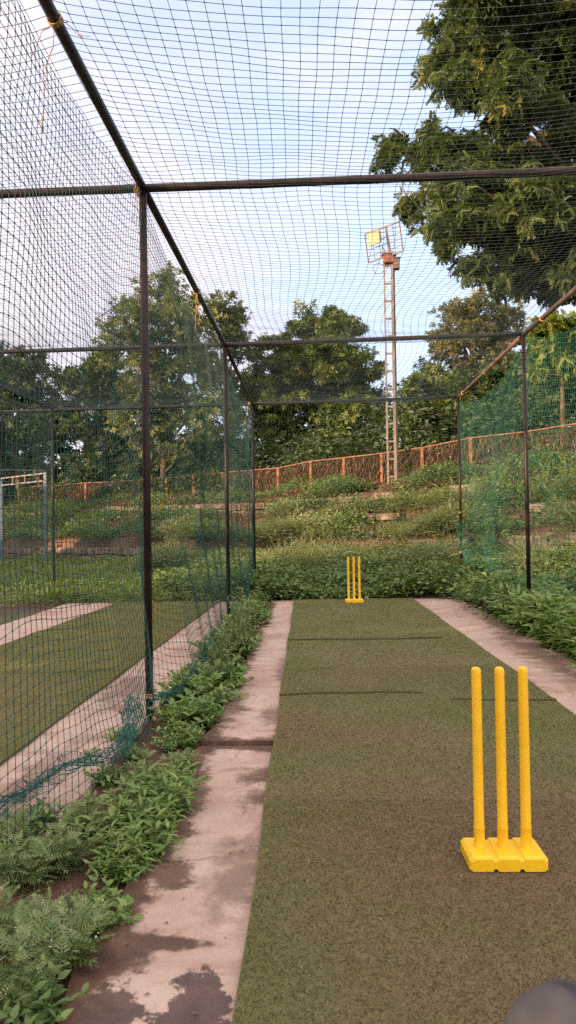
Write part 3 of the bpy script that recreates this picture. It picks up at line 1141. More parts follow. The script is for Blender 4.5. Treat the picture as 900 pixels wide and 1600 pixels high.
# ------------------------------------------------------------------ goal frame at the left
gpz = at(72, 878, 24.0)
gx, gy = gpz[0], gpz[1]
gz = float(hterr(gx, gy))
goal = thing('goal_frame', 'blue goal post with white crossbars standing on the left grass', 'goal', (gx, gy, gz))
hg = at(68, 738, 24)[2] - gz
da = nrm(np.array([-1, .9, 0]))
db = nrm(np.array([-1, -.55, 0]))
bf = Buf(); bar(bf, (0, 0, 0), (0, 0, hg - .35), .085, .085); gpost = bf.obj('post', M['blue_paint'], goal)
bf = Buf(); bar(bf, (0, 0, hg - .35), (0, 0, hg), .085, .085); bf.obj('post_top', M['white_paint'], gpost)
for dz in (-.03, -.28):
    bf = Buf(); bar(bf, np.array([0, 0, hg + dz]) + da * .06, np.array([0, 0, hg + dz]) + da * 3.2, .042); bf.obj('crossbar', M['white_paint'], goal)
bf = Buf(); bar(bf, np.array([0, 0, hg + .06]), np.array([0, 0, hg + .06]) + db * 2.2, .045); bf.obj('side_bar', M['blue_paint'], goal)
for k in (.5, 1.4, 2.3):
    bf = Buf(); bar(bf, np.array([0, 0, hg - .26]) + da * k, np.array([0, 0, hg - .04]) + da * k, .05); bf.obj('clamp', M['box_red'], goal)
for e in (da * 3.2, db * 2.2):
    bf = Buf(); bar(bf, e + np.array([0, 0, -.1]), e + np.array([0, 0, hg]), .1); bf.obj('post', M['blue_paint'], goal)


# ------------------------------------------------------------------ foliage templates
def leaf(L=1.0, w=.3, droop=.25, fold=.12, seg=3, peak=.45):
    """flat leaf along +Y, length L, half-folded at the midrib and drooping"""
    V, Q = [], []
    for k in range(seg + 1):
        s = k / seg
        if s <= peak:
            hw = math.sin(PI / 2 * max(s, .0) / peak)
        else:
            hw = math.cos(PI / 2 * (s - peak) / (1 - peak))
        hw = max(hw, .06) * w / 2
        y, z = L * s * (1 - .1 * droop * s), -droop * L * s * s
        V += [(-hw, y, z + fold * hw * 2), (0, y, z), (hw, y, z + fold * hw * 2)]
    for k in range(seg):
        a = k * 3
        Q += [(a, a + 1, a + 4, a + 3), (a + 1, a + 2, a + 5, a + 4)]
    return np.array(V), np.array(Q)


def join(parts):
    V, Q, n = [], [], 0
    for v, q in parts:
        V.append(v)
        Q.append(q + n)
        n += len(v)
    return np.concatenate(V), np.concatenate(Q)


def rot(v, rz=0, rx=0, ry=0, s=1.0, o=(0, 0, 0)):
    Mx = (Matrix.Rotation(rz, 3, 'Z') @ Matrix.Rotation(rx, 3, 'X') @ Matrix.Rotation(ry, 3, 'Y'))
    return (v * s) @ np.array(Mx).T + np.asarray(o)


def lobed_leaf(pairs=4, droop=.35):
    parts = []
    for k in range(pairs):
        s = .22 + .66 * k / pairs
        env = (.45 + .65 * math.sin(PI * min(1, s + .12))) * (1 - .40 * s)
        for sd in (-1, 1):
            v, q = leaf(.50 * env, .105 * env + .012, .25, .1, 2, .6)
            a_ = R(62 - 26 * s)
            o = np.array((0, s, -droop * s * s))
            parts.append((rot(v, rz=-sd * a_, ry=sd * .15, o=o), q))
            for f_, da_ in ((.45, 34), (.55, -34)):
                v, q = leaf(.22 * env, .075 * env + .01, .2, .1, 1, .5)
                p_ = o + np.array((sd * math.sin(a_), math.cos(a_), -.06)) * .50 * env * f_
                parts.append((rot(v, rz=-sd * (a_ + R(da_)), o=p_), q))
    for da_ in (-32, 0, 32):
        v, q = leaf(.28 if da_ else .36, .085, .35, .1, 2, .6)
        parts.append((rot(v, rz=R(da_), o=(0, .84, -droop * .72)), q))
    v, q = leaf(1.0, .05, droop, .0, 3, .3)
    parts.append((v, q))
    return join(parts)


def whorl(n, L, w, up, droop, seed, seg=2):
    r = random.Random(seed)
    parts = []
    for k in range(n):
        v, q = leaf(L * r.uniform(.75, 1.1), w, droop * r.uniform(.6, 1.4), .12, seg, .45)
        parts.append((rot(v, rz=2 * PI * k / n + r.uniform(-.25, .25), rx=up + r.uniform(-.25, .25)), q))
    return join(parts)


LEAF = leaf(1, .34, .25, .14, 2)
LEAF3 = leaf(1, .36, .35, .14, 3)
LANCE = leaf(1, .26, .35, .14, 3)
OVATE = leaf(1, .55, .25, .12, 3, .4)
LOBED = lobed_leaf()
WH_MANGO = whorl(7, 1.0, .26, .15, .55, 3)
WH_SMALL = whorl(6, 1.0, .42, .35, .3, 5)
WH_LANCE = whorl(8, 1.0, .27, .35, .45, 8, 3)


def pinnate(n=6, seed=1):
    """drooping feathery compound leaf: paired strips along a curved rachis"""
    r = random.Random(seed)
    parts = [(leaf(1.0, .02, .5, 0, 3, .3))]
    for k in range(n):
        s = .2 + .8 * k / n
        for sd in (-1, 1):
            v, q = leaf(.50 * (1 - .35 * s), .15, .35, .1, 2, .5)
            parts.append((rot(v, rz=-sd * R(70 - 25 * s + r.uniform(-8, 8)), ry=sd * .35, o=(0, s * .97, -.5 * s * s)), q))
    return join(parts)


PINN = pinnate()
FEATHER = join([(rot(PINN[0], rz=2 * PI * k / 5 + .3 * k, rx=-.15 - .12 * (k % 3), s=1.0), PINN[1]) for k in range(5)])


# ------------------------------------------------------------------ trees
def tree(name, label, base, blobs, leaf_T, n_leaf, size, mat, seed, clump=.5, per=26, trunk_r=.18, limbs=14, group=None,
         out_bias=.5, droop=.2, flat=.85, top=None, ymix=1.0):
    """blobs: (centre, radius). Leaves sit in many small clumps spread through the crown."""
    r = np.random.default_rng(seed)
    base = np.asarray(base, float)
    root = thing(name, label, 'tree', tuple(base), group)
    C = np.array([b[0] for b in blobs]) - base
    Rr = np.array([b[1] for b in blobs])
    nc = max(4, n_leaf // per)
    w = Rr ** 2 / (Rr ** 2).sum()
    idx = r.choice(len(C), nc, p=w)
    d = nrm(r.normal(0, 1, (nc, 3)))
    rad = r.uniform(.25, 1.05, nc) ** .5
    cc = C[idx] + d * (rad * Rr[idx])[:, None] * np.array([1, ymix, flat])
    cs = clump * r.uniform(.55, 1.35, nc)
    ci = np.repeat(np.arange(nc), per)
    ld = nrm(r.normal(0, 1, (len(ci), 3)))
    lp = cc[ci] + ld * (cs[ci] * r.uniform(.1, 1, len(ci)) ** .45)[:, None] * np.array([1, 1, .62])
    outw = nrm(cc - (C * w[:, None]).sum(0))
    dd = nrm(ld * .8 + outw[ci] * out_bias + r.normal(0, .45, ld.shape) + np.array([0, 0, -droop]))
    tint = np.clip(r.normal(.45, .16, nc)[ci] + r.normal(0, .16, len(ci)), 0, 1)
    sz = size * r.uniform(.65, 1.25, len(ci))
    bf = Buf()
    scatter(bf, leaf_T, frames(dd, r.normal(0, .6, len(ci))), lp, sz, tint)
    bf.obj('crown', mat, root)
    # trunk and limbs
    tb_ = Buf()
    ctr = (C * w[:, None]).sum(0)
    hi = ctr * .8
    hi[2] = max(ctr[2] * .8, .5)
    if top is not None:
        hi = np.asarray(top, float) - base
    s = np.linspace(0, 1, 8)[:, None]
    P = hi * s + np.concatenate([.12 * smooth_noise(s * 5, seed) * trunk_r * 5 * s, .1 * smooth_noise(s * 4, seed + 1) * trunk_r * 5 * s, 0 * s], 1)
    P[0] = (0, 0, -.2)
    tube(tb_, P, trunk_r * np.linspace(1.15, .55, 8), 9)
    pick = r.choice(nc, min(limbs, nc), replace=False)
    for k in pick:
        e = cc[k]
        j = min(7, max(2, int(7 * min(1, max(.3, e[2] / max(hi[2], .1) - .25)))))
        a = P[j]
        q = np.linspace(0, 1, 6)[:, None]
        path = a * (1 - q) + e * q
        path[:, 2] += (np.sin(PI * q) * .12 * np.linalg.norm(e - a))[:, 0] * r.uniform(-.3, 1)
        path += np.concatenate([.05 * smooth_noise(q * 7, seed + k), .05 * smooth_noise(q * 6, seed + k + 1), 0 * q], 1) * np.linalg.norm(e - a) * .5
        tube(tb_, path, trunk_r * np.linspace(.42, .07, 6), 6)
    tb_.obj('trunk', M['bark'], root, True)
    return root


def blobs_px(lst, Y, jy=1.0, seed=0):
    r = random.Random(seed)
    o = []
    for px, py, pr in lst:
        yy = Y + r.uniform(-jy, jy)
        o.append((at(px, py, yy), pr * yy / F))
    return o


def gbase(px, Y):
    p = at(px, 780, Y)
    return (p[0], p[1], float(hterr(p[0], p[1])))


tree('mango_tree', 'dense rounded green tree in the centre behind the fence', gbase(500, 34),
     blobs_px([(497, 515, 42), (520, 530, 45), (470, 540, 42), (430, 575, 48), (560, 590, 42), (495, 590, 70), (418, 620, 45), (480, 650, 70), (545, 650, 60), (420, 690, 48), (575, 665, 30), (505, 700, 60), (450, 705, 45), (390, 600, 28), (540, 710, 40), (400, 735, 32), (480, 740, 36), (590, 705, 26), (565, 625, 44), (440, 630, 50), (525, 560, 50), (470, 575, 48)], 34, 1.6, 1),
     WH_MANGO, 17000, .24, M['lf_mango'], 101, .44, 24, .3, 16, flat=.95)
tree('feathery_tree', 'tall loose pale green tree standing left of the mast behind the left net', gbase(255, 31),
     blobs_px([(262, 440, 26), (240, 470, 36), (205, 500, 40), (285, 490, 38), (255, 530, 55), (315, 535, 38), (190, 545, 34), (235, 600, 50), (300, 600, 50), (225, 660, 50), (290, 680, 55), (330, 650, 35)], 31, 1.5, 2),
     WH_SMALL, 8200, .17, M['lf_neem'], 102, .50, 16, .16, 30, flat=1.0, droop=.35)
tree('feathery_tree', 'thin light green sapling tree right of the pale tree above the left rail', gbase(362, 33),
     blobs_px([(352, 480, 24), (368, 500, 20), (340, 510, 22), (358, 540, 26), (372, 530, 14), (345, 590, 24), (368, 640, 26), (350, 690, 28)], 33, .8, 3),
     WH_SMALL, 2000, .17, M['lf_neem'], 103, .42, 13, .09, 22, flat=1.0, droop=.3)
tree('dark_tree', 'broad dark green tree filling the left edge behind the goal', gbase(40, 37),
     blobs_px([(-40, 600, 60), (10, 580, 45), (70, 590, 45), (20, 650, 60), (-60, 680, 60), (85, 660, 45), (30, 710, 55), (-30, 740, 60), (80, 725, 45), (120, 590, 30)], 37, 1.5, 4),
     WH_SMALL, 8500, .24, M['lf_dark'], 104, .6, 22, .25, 14)
tree('dark_tree', 'dark bushy tree between the left edge tree and the pale tree', gbase(160, 35),
     blobs_px([(150, 600, 40), (185, 620, 40), (130, 650, 45), (180, 690, 45), (140, 730, 40), (205, 735, 38), (165, 570, 22)], 35, 1.2, 5),
     WH_SMALL, 5200, .22, M['lf_dark'], 105, .5, 22, .2, 10)
tree('dark_tree', 'low dark tree beneath the pale tree by the left fence posts', gbase(270, 34),
     blobs_px([(250, 720, 36), (300, 725, 36), (345, 720, 34), (385, 725, 30), (215, 745, 25), (320, 690, 26)], 34, 1.0, 6),
     WH_SMALL, 4200, .22, M['lf_dark'], 106, .45, 20, .15, 8)
tree('olive_tree', 'hazy olive tree rising behind the right end of the second bar', gbase(735, 38),
     blobs_px([(715, 500, 32), (750, 490, 38), (700, 535, 30), (740, 545, 45), (780, 520, 45), (690, 580, 34), (760, 590, 45), (800, 580, 40), (720, 620, 40)], 38, 1.5, 7),
     WH_SMALL, 6000, .20, M['lf_olive'], 107, .5, 20, .25, 16)
tree('thicket_tree', 'bushy yellow green tree between the mast and the far right post', gbase(670, 27.5),
     blobs_px([(650, 610, 26), (682, 595, 26), (640, 650, 26), (672, 650, 34), (702, 640, 28), (650, 690, 26), (690, 685, 28), (715, 600, 24)], 27.5, .9, 8),
     WH_SMALL, 4600, .17, M['lf_mango'], 108, .36, 20, .10, 20)
tree('dark_tree', 'dark leafy tree behind the far section of right net', gbase(790, 27),
     blobs_px([(760, 620, 36), (800, 590, 44), (780, 660, 36), (745, 660, 26), (815, 640, 38), (850, 610, 36)], 27, 1.2, 9),
     WH_SMALL, 5200, .19, M['lf_dark'], 109, .42, 22, .14, 12)
tree('dark_tree', 'dark leafy tree at the right edge behind the near section of right net', gbase(905, 24),
     blobs_px([(860, 560, 40), (900, 580, 50), (880, 620, 40), (940, 540, 60), (940, 620, 60), (850, 640, 26)], 24, 1.2, 10),
     WH_SMALL, 5200, .19, M['lf_dark'], 110, .42, 22, .14, 12)
tree('leafy_tree', 'bright yellow green hanging foliage tree seen through the right net', gbase(880, 20),
     blobs_px([(860, 515, 24), (845, 540, 16), (880, 520, 26), (915, 520, 30), (870, 560, 18), (840, 580, 10)], 20, .5, 11),
     FEATHER, 500, .30, M['lf_lit'], 111, .26, 8, .08, 10, droop=.6)
big = blobs_px([(588, 225, 13), (602, 262, 13), (665, 105, 14), (674, 180, 20), (660, 345, 14), (640, 320, 12), (730, 430, 14), (690, 40, 14), (612, 222, 20), (640, 245, 30), (680, 235, 36), (722, 250, 44), (700, 300, 40), (655, 300, 22), (700, 90, 26), (735, 60, 44), (720, 130, 36), (790, 60, 60), (780, 150, 56),
                (850, 110, 66), (830, 220, 64), (770, 260, 52), (770, 340, 54), (715, 360, 36), (840, 330, 66), (800, 410, 44), (860, 420, 52), (757, 425, 24),
                (690, 375, 22), (900, 250, 70), (920, 380, 60), (920, 60, 80), (780, -40, 70), (880, -40, 80), (980, 160, 90), (980, 320, 90), (1000, 0, 100), (1060, 230, 110)], 15, 1.6, 12)
btree = tree('rain_tree', 'huge feathery tree overhanging the lane from the right', (at(1085, 850, 16)[0], 16, float(hterr(at(1085, 850, 16)[0], 16))), big,
             FEATHER, 13500, .20, M['lf_rain'], 112, .31, 17, .30, 40, droop=.45, out_bias=.35, flat=.95, top=at(1040, 120, 17))
# row of trees beyond the left edge that keeps the lanes in shade
for k, (x_, y_, h_) in enumerate([(-18, 1, 7.6), (-18, -4, 8.4), (-19, -9, 8.4), (-18, -14, 8.4), (-17, -19, 8.2), (-13, -22, 8.0), (-18, 10.5, 6.2), (-19.5, 16.5, 6.4), (-22.5, 22.5, 6.6)]):
    bl = [((x_ + rnd.uniform(-1.6, 1.6), y_ + rnd.uniform(-2.4, 2.4), h_ * f_), 1.7) for f_ in (.25, .35, .45, .55, .62, .7, .78, .78)]
    tree('shade_tree', 'dense tree standing left of the lanes outside the picture', (x_, y_, -.03), bl, WH_SMALL, 2600, .42, M['lf_dark'], 200 + k, .8, 20, .2, 6, 'trees shading the lanes from the left')


# ------------------------------------------------------------------ weeds
def plant(name, label, cat, kind, seed, h, spread, group=None):
    r = np.random.default_rng(seed)
    root = thing(name, label, cat, (0, 0, -50), group)
    st, lf, fl = Buf(), Buf(), Buf()
    spec = {
        'lobed': dict(T=LOBED, mat='lf_weed', stems=12, nl=10, size=.118, up=.35, tip=.55, fl=True),
        'broad': dict(T=LANCE, mat='lf_broad', stems=16, nl=14, size=.068, up=.25, tip=.75, fl=False),
        'ovate': dict(T=OVATE, mat='lf_deep', stems=12, nl=10, size=.06, up=.3, tip=.7, fl=False),
        'border': dict(T=LANCE, mat='lf_broad', stems=16, nl=11, size=.12, up=.2, tip=.85, fl=False),
        'airy': dict(T=LANCE, mat='lf_weed', stems=26, nl=20, size=.045, up=.5, tip=.6, fl=True),
        'low': dict(T=OVATE, mat='lf_broad', stems=16, nl=9, size=.048, up=.35, tip=.8, fl=False),
        'shrub': dict(T=OVATE, mat='lf_lit', stems=22, nl=16, size=.085, up=.35, tip=.8, fl=False),
        'bush': dict(T=OVATE, mat='lf_cover', stems=24, nl=16, size=.085, up=.3, tip=.8, fl=False),
        'tuft': dict(T=leaf(1, .05, .5, .05, 3, .3), mat='lf_grass', stems=60, nl=7, size=.22, up=1.1, tip=.8, fl=False),
    }[kind]
    for k in range(spec['stems']):
        az = k * 2.39996 + r.uniform(-.4, .4)
        lean = r.uniform(.05, 1.0) ** .7
        L = h * r.uniform(.55, 1.08) * (1.0 if lean < .6 else .8)
        q = np.linspace(0, 1, 6)[:, None]
        out = np.array([math.cos(az), math.sin(az), 0.0])
        base = out * r.uniform(0, .12) * spread
        P = base + out * (spread * lean * q ** 1.3) + np.array([0, 0, 1.0]) * (L * (1 - .30 * lean * q) * q) + np.concatenate([.02 * smooth_noise(q * 6, seed + k), .02 * smooth_noise(q * 6, seed + k + 9), 0 * q], 1) * h * 2
        tube(st, P, (.0035 + .004 * h) * np.linspace(1, .4, 6), 4)
        n = spec['nl']
        s = np.linspace(.12, 1, n) + r.uniform(-.04, .04, n)
        pos = np.stack([np.interp(s, q[:, 0], P[:, i_]) for i_ in range(3)], -1)
        a = np.arange(n) * 2.4 + r.uniform(0, 6)
        dd = np.stack([np.cos(a), np.sin(a), np.full(n, spec['up']) + r.normal(0, .25, n) + .5 * s], -1) + out * .25
        sz = spec['size'] * (1.15 - (1 - spec['tip']) * s) * r.uniform(.75, 1.3, n)
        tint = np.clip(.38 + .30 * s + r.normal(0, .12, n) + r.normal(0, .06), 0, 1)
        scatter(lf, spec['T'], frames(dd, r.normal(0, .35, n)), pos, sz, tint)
        if spec['fl'] and r.random() < .55:
            for _ in range(3):
                c_ = P[-1] + r.normal(0, .012, 3) + [0, 0, .012]
                o = np.array([(1, 0, 0), (0, 1, 0), (-1, 0, 0), (0, -1, 0), (0, 0, .7), (0, 0, -.7)]) * .0042
                lf.add(c_ + o, var=2.0, T=[(0, 1, 4), (1, 2, 4), (2, 3, 4), (3, 0, 4), (1, 0, 5), (2, 1, 5), (3, 2, 5), (0, 3, 5)])
    lf.obj('foliage', M[spec['mat']], root)
    st.obj('stem', M['stem'], root)
    return root


protos = {}


def put(kind, x, y, h, label, group=None, name='weed_plant', cat='weed', spread=None, z=None):
    """plants one weed; the mesh of its kind is shared between copies"""
    H0 = {'lobed': .34, 'broad': .26, 'ovate': .24, 'border': .36, 'airy': .6, 'low': .16, 'shrub': .9, 'bush': .7, 'tuft': .8}[kind]
    var = rnd.randrange(3)
    key = (kind, var)
    zz = float(hterr(x, y)) if z is None else z
    s = h / H0
    if key not in protos:
        sp = spread or {'lobed': .20, 'broad': .17, 'ovate': .18, 'border': .24, 'airy': .25, 'low': .18, 'shrub': .45, 'bush': .5, 'tuft': .45}[kind]
        p_ = plant(name, label, cat, kind, 300 + 17 * len(protos), H0, sp, group)
        p_.location = (x, y, zz)
        p_.rotation_euler = (0, 0, rnd.uniform(0, 6.28))
        p_.scale = (s, s, s)
        protos[key] = p_
        return p_
    o = dup(protos[key], (x, y, zz), rnd.uniform(0, 6.28), s, label, group)
    o.name = name
    o['category'] = cat
    if group is None and 'group' in o:
        del o['group']
    return o


# -- hand placed near weeds, left strip (px, py of the foot in the photo)
near = [
    ('ovate', 70, 1590, .26, 'broad-leaved deep green weed in the bottom left corner of the picture'),
    ('lobed', 20, 1560, .30, 'grey-green ragged weed at the left edge above the bottom corner'),
    ('lobed', 95, 1500, .40, 'tall grey-green weed with white flower heads leaning over bare mud'),
    ('lobed', 20, 1465, .34, 'silvery ragged-leaved weed at the left edge beside the tall flowering weed'),
    ('low', 170, 1440, .17, 'low weed clump alone on the mud by the wet concrete'),
    ('low', 150, 1410, .15, 'small low weed behind the lone clump on the mud'),
    ('lobed', 40, 1370, .34, 'feathery grey-green weed below the torn net at the left edge'),
    ('lobed', 95, 1345, .32, 'feathery weed at the mud channel opposite the bright leafy clump'),
    ('lobed', 10, 1320, .36, 'feathery weed half behind the torn net hem at the left edge'),
    ('lobed', 130, 1290, .26, 'feathery weed under the rolled net hem'),
    ('ovate', 60, 1290, .28, 'deep green weed covered by the rolled net hem'),
    ('broad', 195, 1365, .20, 'leafy green weed nearest the camera in the clump on the slab edge'),
    ('broad', 235, 1335, .27, 'star-leaved green weed on the slab edge facing the white concrete'),
    ('broad', 185, 1310, .28, 'bright weed with pale tip leaves beside the mud channel'),
    ('broad', 250, 1285, .28, 'full green weed bulging over the slab edge'),
    ('broad', 210, 1265, .28, 'pale green weed in the middle of the slab edge clump'),
    ('broad', 270, 1240, .26, 'leafy weed at the back of the slab edge clump'),
    ('broad', 170, 1345, .22, 'small leafy weed at the mud side of the slab edge clump'),
    ('broad', 215, 1310, .30, 'tallest leafy weed in the heart of the slab edge clump'),
    ('broad', 270, 1265, .28, 'leafy weed overhanging the clean concrete from the slab edge clump'),
    ('broad', 235, 1245, .28, 'leafy weed at the back left of the slab edge clump'),
    ('lobed', 225, 1225, .26, 'bright ragged weed behind the slab edge clump before the near post'),
    ('lobed', 285, 1195, .24, 'ragged weed leaning on the slab beside the muddy joint'),
    ('ovate', 190, 1215, .18, 'low green weed trapped inside the rolled teal net'),
    ('low', 205, 1180, .16, 'low weed under the teal net close before the near post'),
    ('ovate', 262, 1170, .14, 'low dark weed at the foot of the near left post'),
    ('broad', 295, 1160, .20, 'green weed between the near left post and the muddy joint'),
]
for kind, px, py, h, lab in near:
    p_ = onz(px, py, 0)
    put(kind, p_[0], p_[1], h * (.86 if kind == 'broad' else .66), lab, z=-.035)
# -- massed weeds along the strip past the near post
gl = 'low weeds massed along the left net past the near post'
for k in range(44):
    y = rnd.uniform(5.3, 9.2)
    x = np.interp(y, [5, 7, 9.2], [-.84, -.86, -.90]) + rnd.uniform(-.24, .17)
    put(rnd.choice(['low', 'ovate', 'low', 'broad']), float(x), y, rnd.uniform(.13, .24), 'low green weed in the dense strip between left net and concrete', gl, z=-.035)
gl3 = 'small weeds filling the soil strip before the near post'
for k in range(22):
    y = rnd.uniform(2.3, 4.6)
    x = rnd.choice([rnd.uniform(-1.28, -1.02), rnd.uniform(-.92, -.66)])
    put(rnd.choice(['low', 'airy', 'low', 'lobed']), float(x), y, rnd.uniform(.07, .14), 'small low weed growing between the larger weeds in front of the near left post', gl3, z=-.035)
for k in range(9):
    put(rnd.choice(['low', 'broad', 'ovate']), rnd.uniform(-.92, -.66), rnd.uniform(4.5, 5.3), rnd.uniform(.14, .22), 'small low weed growing between the larger weeds in front of the near left post', gl3, z=-.035)
gl2 = 'weeds at the far end of the left strip'
for k in range(18):
    y = rnd.uniform(9.3, 13.0)
    put(rnd.choice(['ovate', 'broad']), rnd.uniform(-1.05, -.66), y, rnd.uniform(.22, .36), 'leafy weed at the far end of the left strip beside the concrete', gl2, z=-.035)
for kind, px, py, h, lab in [
    ('airy', 372, 1022, .72, 'tall airy weed hiding the foot of the second left post'),
    ('airy', 345, 1050, .56, 'airy pale weed leaning on the net before the second left post'),
    ('airy', 385, 1000, .66, 'airy weed just right of the second left post'),
    ('airy', 322, 1075, .36, 'smaller airy weed at the front of the tall weeds by the second post'),
    ('ovate', 352, 1070, .32, 'dark bushy weed at the slab edge below the airy weeds'),
    ('airy', 408, 965, .48, 'airy weed by the foot of the far left post')]:
    p_ = onz(px, py, 0)
    put(kind, p_[0], p_[1], h, lab, z=-.035)
# -- right border
gr = 'leafy plants along the right edge of the slab'
for k in range(130):
    y = rnd.uniform(5.2, 12.6)
    x0 = np.interp(y, [5, 6, 8, 10.5, 12.6], [2.34, 2.36, 2.48, 2.55, 2.80])
    put('border', float(x0 + abs(rnd.gauss(0, .42))), y, rnd.uniform(.30, .52), 'lance-leaved green plant spilling over the right edge of the concrete', gr, 'border_plant', 'plant', z=-.035)

# ------------------------------------------------------------------ bank vegetation
def dry_band():
    cover('dry_growth', 'brown dead creeper along the bank top just below the fence', 'ground cover', 3200, dict(x=(-16, 9), y=(10, 40), u=(17.7, 19.7), thr=.10, f=1.3), OVATE, .10, M['lf_dry'], 414, .02, .30, .5, 10, .18, .6)


def cover(name, label, cat, n, region, T, size, mat, seed, hmin, hmax, tint=.5, per=9, clump=.16, up=.5, droop=0.0):
    """ground cover scattered over the terrain as small leafy tufts; one object of countless plants"""
    r = np.random.default_rng(seed)
    pts = []
    while len(pts) < n:
        Y = r.uniform(region['y'][0], region['y'][1], n)
        X = r.uniform(region['x'][0], region['x'][1], n)
        u = U(X, Y)
        lim = (np.abs(X + .03 * Y) < .50 * Y + .8)
        ok = lim & (u > region['u'][0]) & (u < region['u'][1])
        dens = noise2(X, Y, seed + 1, region.get('f', 1.2)) * .5 + .5
        ok &= r.uniform(0, 1, n) < np.clip((dens - region.get('thr', -.5)) * 1.5, 0, 1)
        if 'cut' in region:
            ok &= region['cut'](X, Y)
        pts += list(zip(X[ok], Y[ok]))
    P = np.array(pts[:n])
    hh = (hmin + (hmax - hmin) * np.clip(.5 + .5 * noise2(P[:, 0], P[:, 1], seed + 2, 2.2), 0, 1)) * r.uniform(.6, 1.1, n)
    c_ = np.stack([P[:, 0], P[:, 1], hterr(P[:, 0], P[:, 1])], -1)
    ci = np.repeat(np.arange(n), per)
    ld = r.normal(0, 1, (len(ci), 3))
    pos = c_[ci] + ld * clump * np.array([1, 1, 0])
    f = r.uniform(0, 1, len(ci)) ** .6
    pos[:, 2] += hh[ci] * f
    dd = nrm(ld * np.array([1, 1, .3]) + np.array([0, -.25, up]) + r.normal(0, .3, ld.shape))
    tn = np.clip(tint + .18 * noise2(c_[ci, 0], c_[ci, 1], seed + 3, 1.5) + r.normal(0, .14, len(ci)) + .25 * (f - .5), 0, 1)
    bf = Buf()
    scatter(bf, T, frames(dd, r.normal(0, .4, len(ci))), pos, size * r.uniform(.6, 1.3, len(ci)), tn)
    return stuff(bf.obj(name, mat), label, cat)


notlane = lambda X, Y: ~((X > -8.2) & (X < 2.5) & (Y < 12.5))
cover('creeper_cover', 'dense leafy green creeper covering the low ground behind the far wicket and right net', 'ground cover', 12500, dict(x=(-3, 14), y=(7, 24), u=(9.0, 14.8), cut=notlane, thr=-.4), OVATE, .088, M['lf_cover'], 401, .15, .52, .48, 11, .17, .45)
cover('grass_cover', 'bright green grass and weeds on the field beyond the left lane', 'ground cover', 5200, dict(x=(-18, -1.0), y=(12.4, 30), u=(5.5, 14.8), cut=notlane, thr=-.3), leaf(1, .12, .45, .1, 2, .4), .22, M['lf_lit'], 402, .02, .25, .42, 10, .20, .9)
cover('bank_creeper', 'mixed green creeper over the terraced bank', 'ground cover', 17000, dict(x=(-16, 14), y=(10, 40), u=(14.95, 20.6), thr=.02, f=1.5), OVATE, .09, M['lf_bank'], 403, .08, .62, .55, 10, .20, .5)
cover('dry_growth', 'dry brown creeper and grass patches on the terraced bank', 'ground cover', 6500, dict(x=(-16, 12), y=(10, 40), u=(14.9, 20.2), thr=.18, f=1.1), leaf(1, .10, .4, .1, 2, .4), .20, M['lf_dry'], 404, .02, .22, .5, 10, .18, .8)
dry_band()
cover('tall_grass', 'pale feathery grass behind the far wicket', 'grass', 7000, dict(x=(-4.5, 6), y=(13, 24), u=(12.2, 16.8), thr=.10, f=.9), leaf(1, .07, .4, .05, 3, .35), .26, M['lf_grass'], 405, .10, .62, .45, 10, .16, 1.1)
cover('undergrowth', 'dark undergrowth in the shade behind the fence', 'ground cover', 8000, dict(x=(-22, 16), y=(14, 60), u=(21.0, 26.5), thr=-.5), OVATE, .22, M['lf_dark'], 406, .8, 3.4, .30, 12, .35, .2)

# creeper on the fence
r = np.random.default_rng(77)
bf = Buf()
n = 16000
k = r.integers(1, len(tops) - 1, n)
f = r.uniform(0, 1, n)
A, B_ = np.array(tops)[k], np.array(tops)[k + 1]
p_ = A * (1 - f)[:, None] + B_ * f[:, None]
dens = noise2(p_[:, 0], p_[:, 0] * 0, 5, 1.3) > -.7
p_[:, 2] -= r.uniform(0, 1, n) ** 1.2 * FH * .95
p_ = p_[dens]
n = len(p_)
p_ += r.normal(0, .05, (n, 3))
scatter(bf, leaf(1, .10, .5, .1, 2, .4), frames(nrm(r.normal(0, 1, (n, 3)) + [0, 0, -.6])), p_, r.uniform(.10, .28, n), r.uniform(0, .8, n))
bg_ = Buf()
n2 = 9000
k = r.integers(0, 9, n2)
f = r.uniform(0, 1, n2)
A, B_ = np.array(tops)[k], np.array(tops)[k + 1]
q_ = A * (1 - f)[:, None] + B_ * f[:, None]
q_[:, 2] += .12 - r.uniform(0, 1, n2) * FH * 1.1
q_ += r.normal(0, .07, (n2, 3)) + np.array([-.05, -.07, 0])
q_ = q_[noise2(q_[:, 0] * 1.5, q_[:, 2] * 2, 8, 1.4) > -.3]
scatter(bg_, OVATE, frames(nrm(r.normal(0, 1, (len(q_), 3)) + [-.5, -.6, -.3])), q_, r.uniform(.07, .16, len(q_)), r.uniform(0, .8, len(q_)))
stuff(bg_.obj('fence_creeper', M['lf_dark']), 'dark green creeper overgrowing the left part of the fence', 'creeper')
stuff(bf.obj('fence_creeper', M['lf_dry']), 'dry brown creeper tangled in the chain link fence', 'creeper')

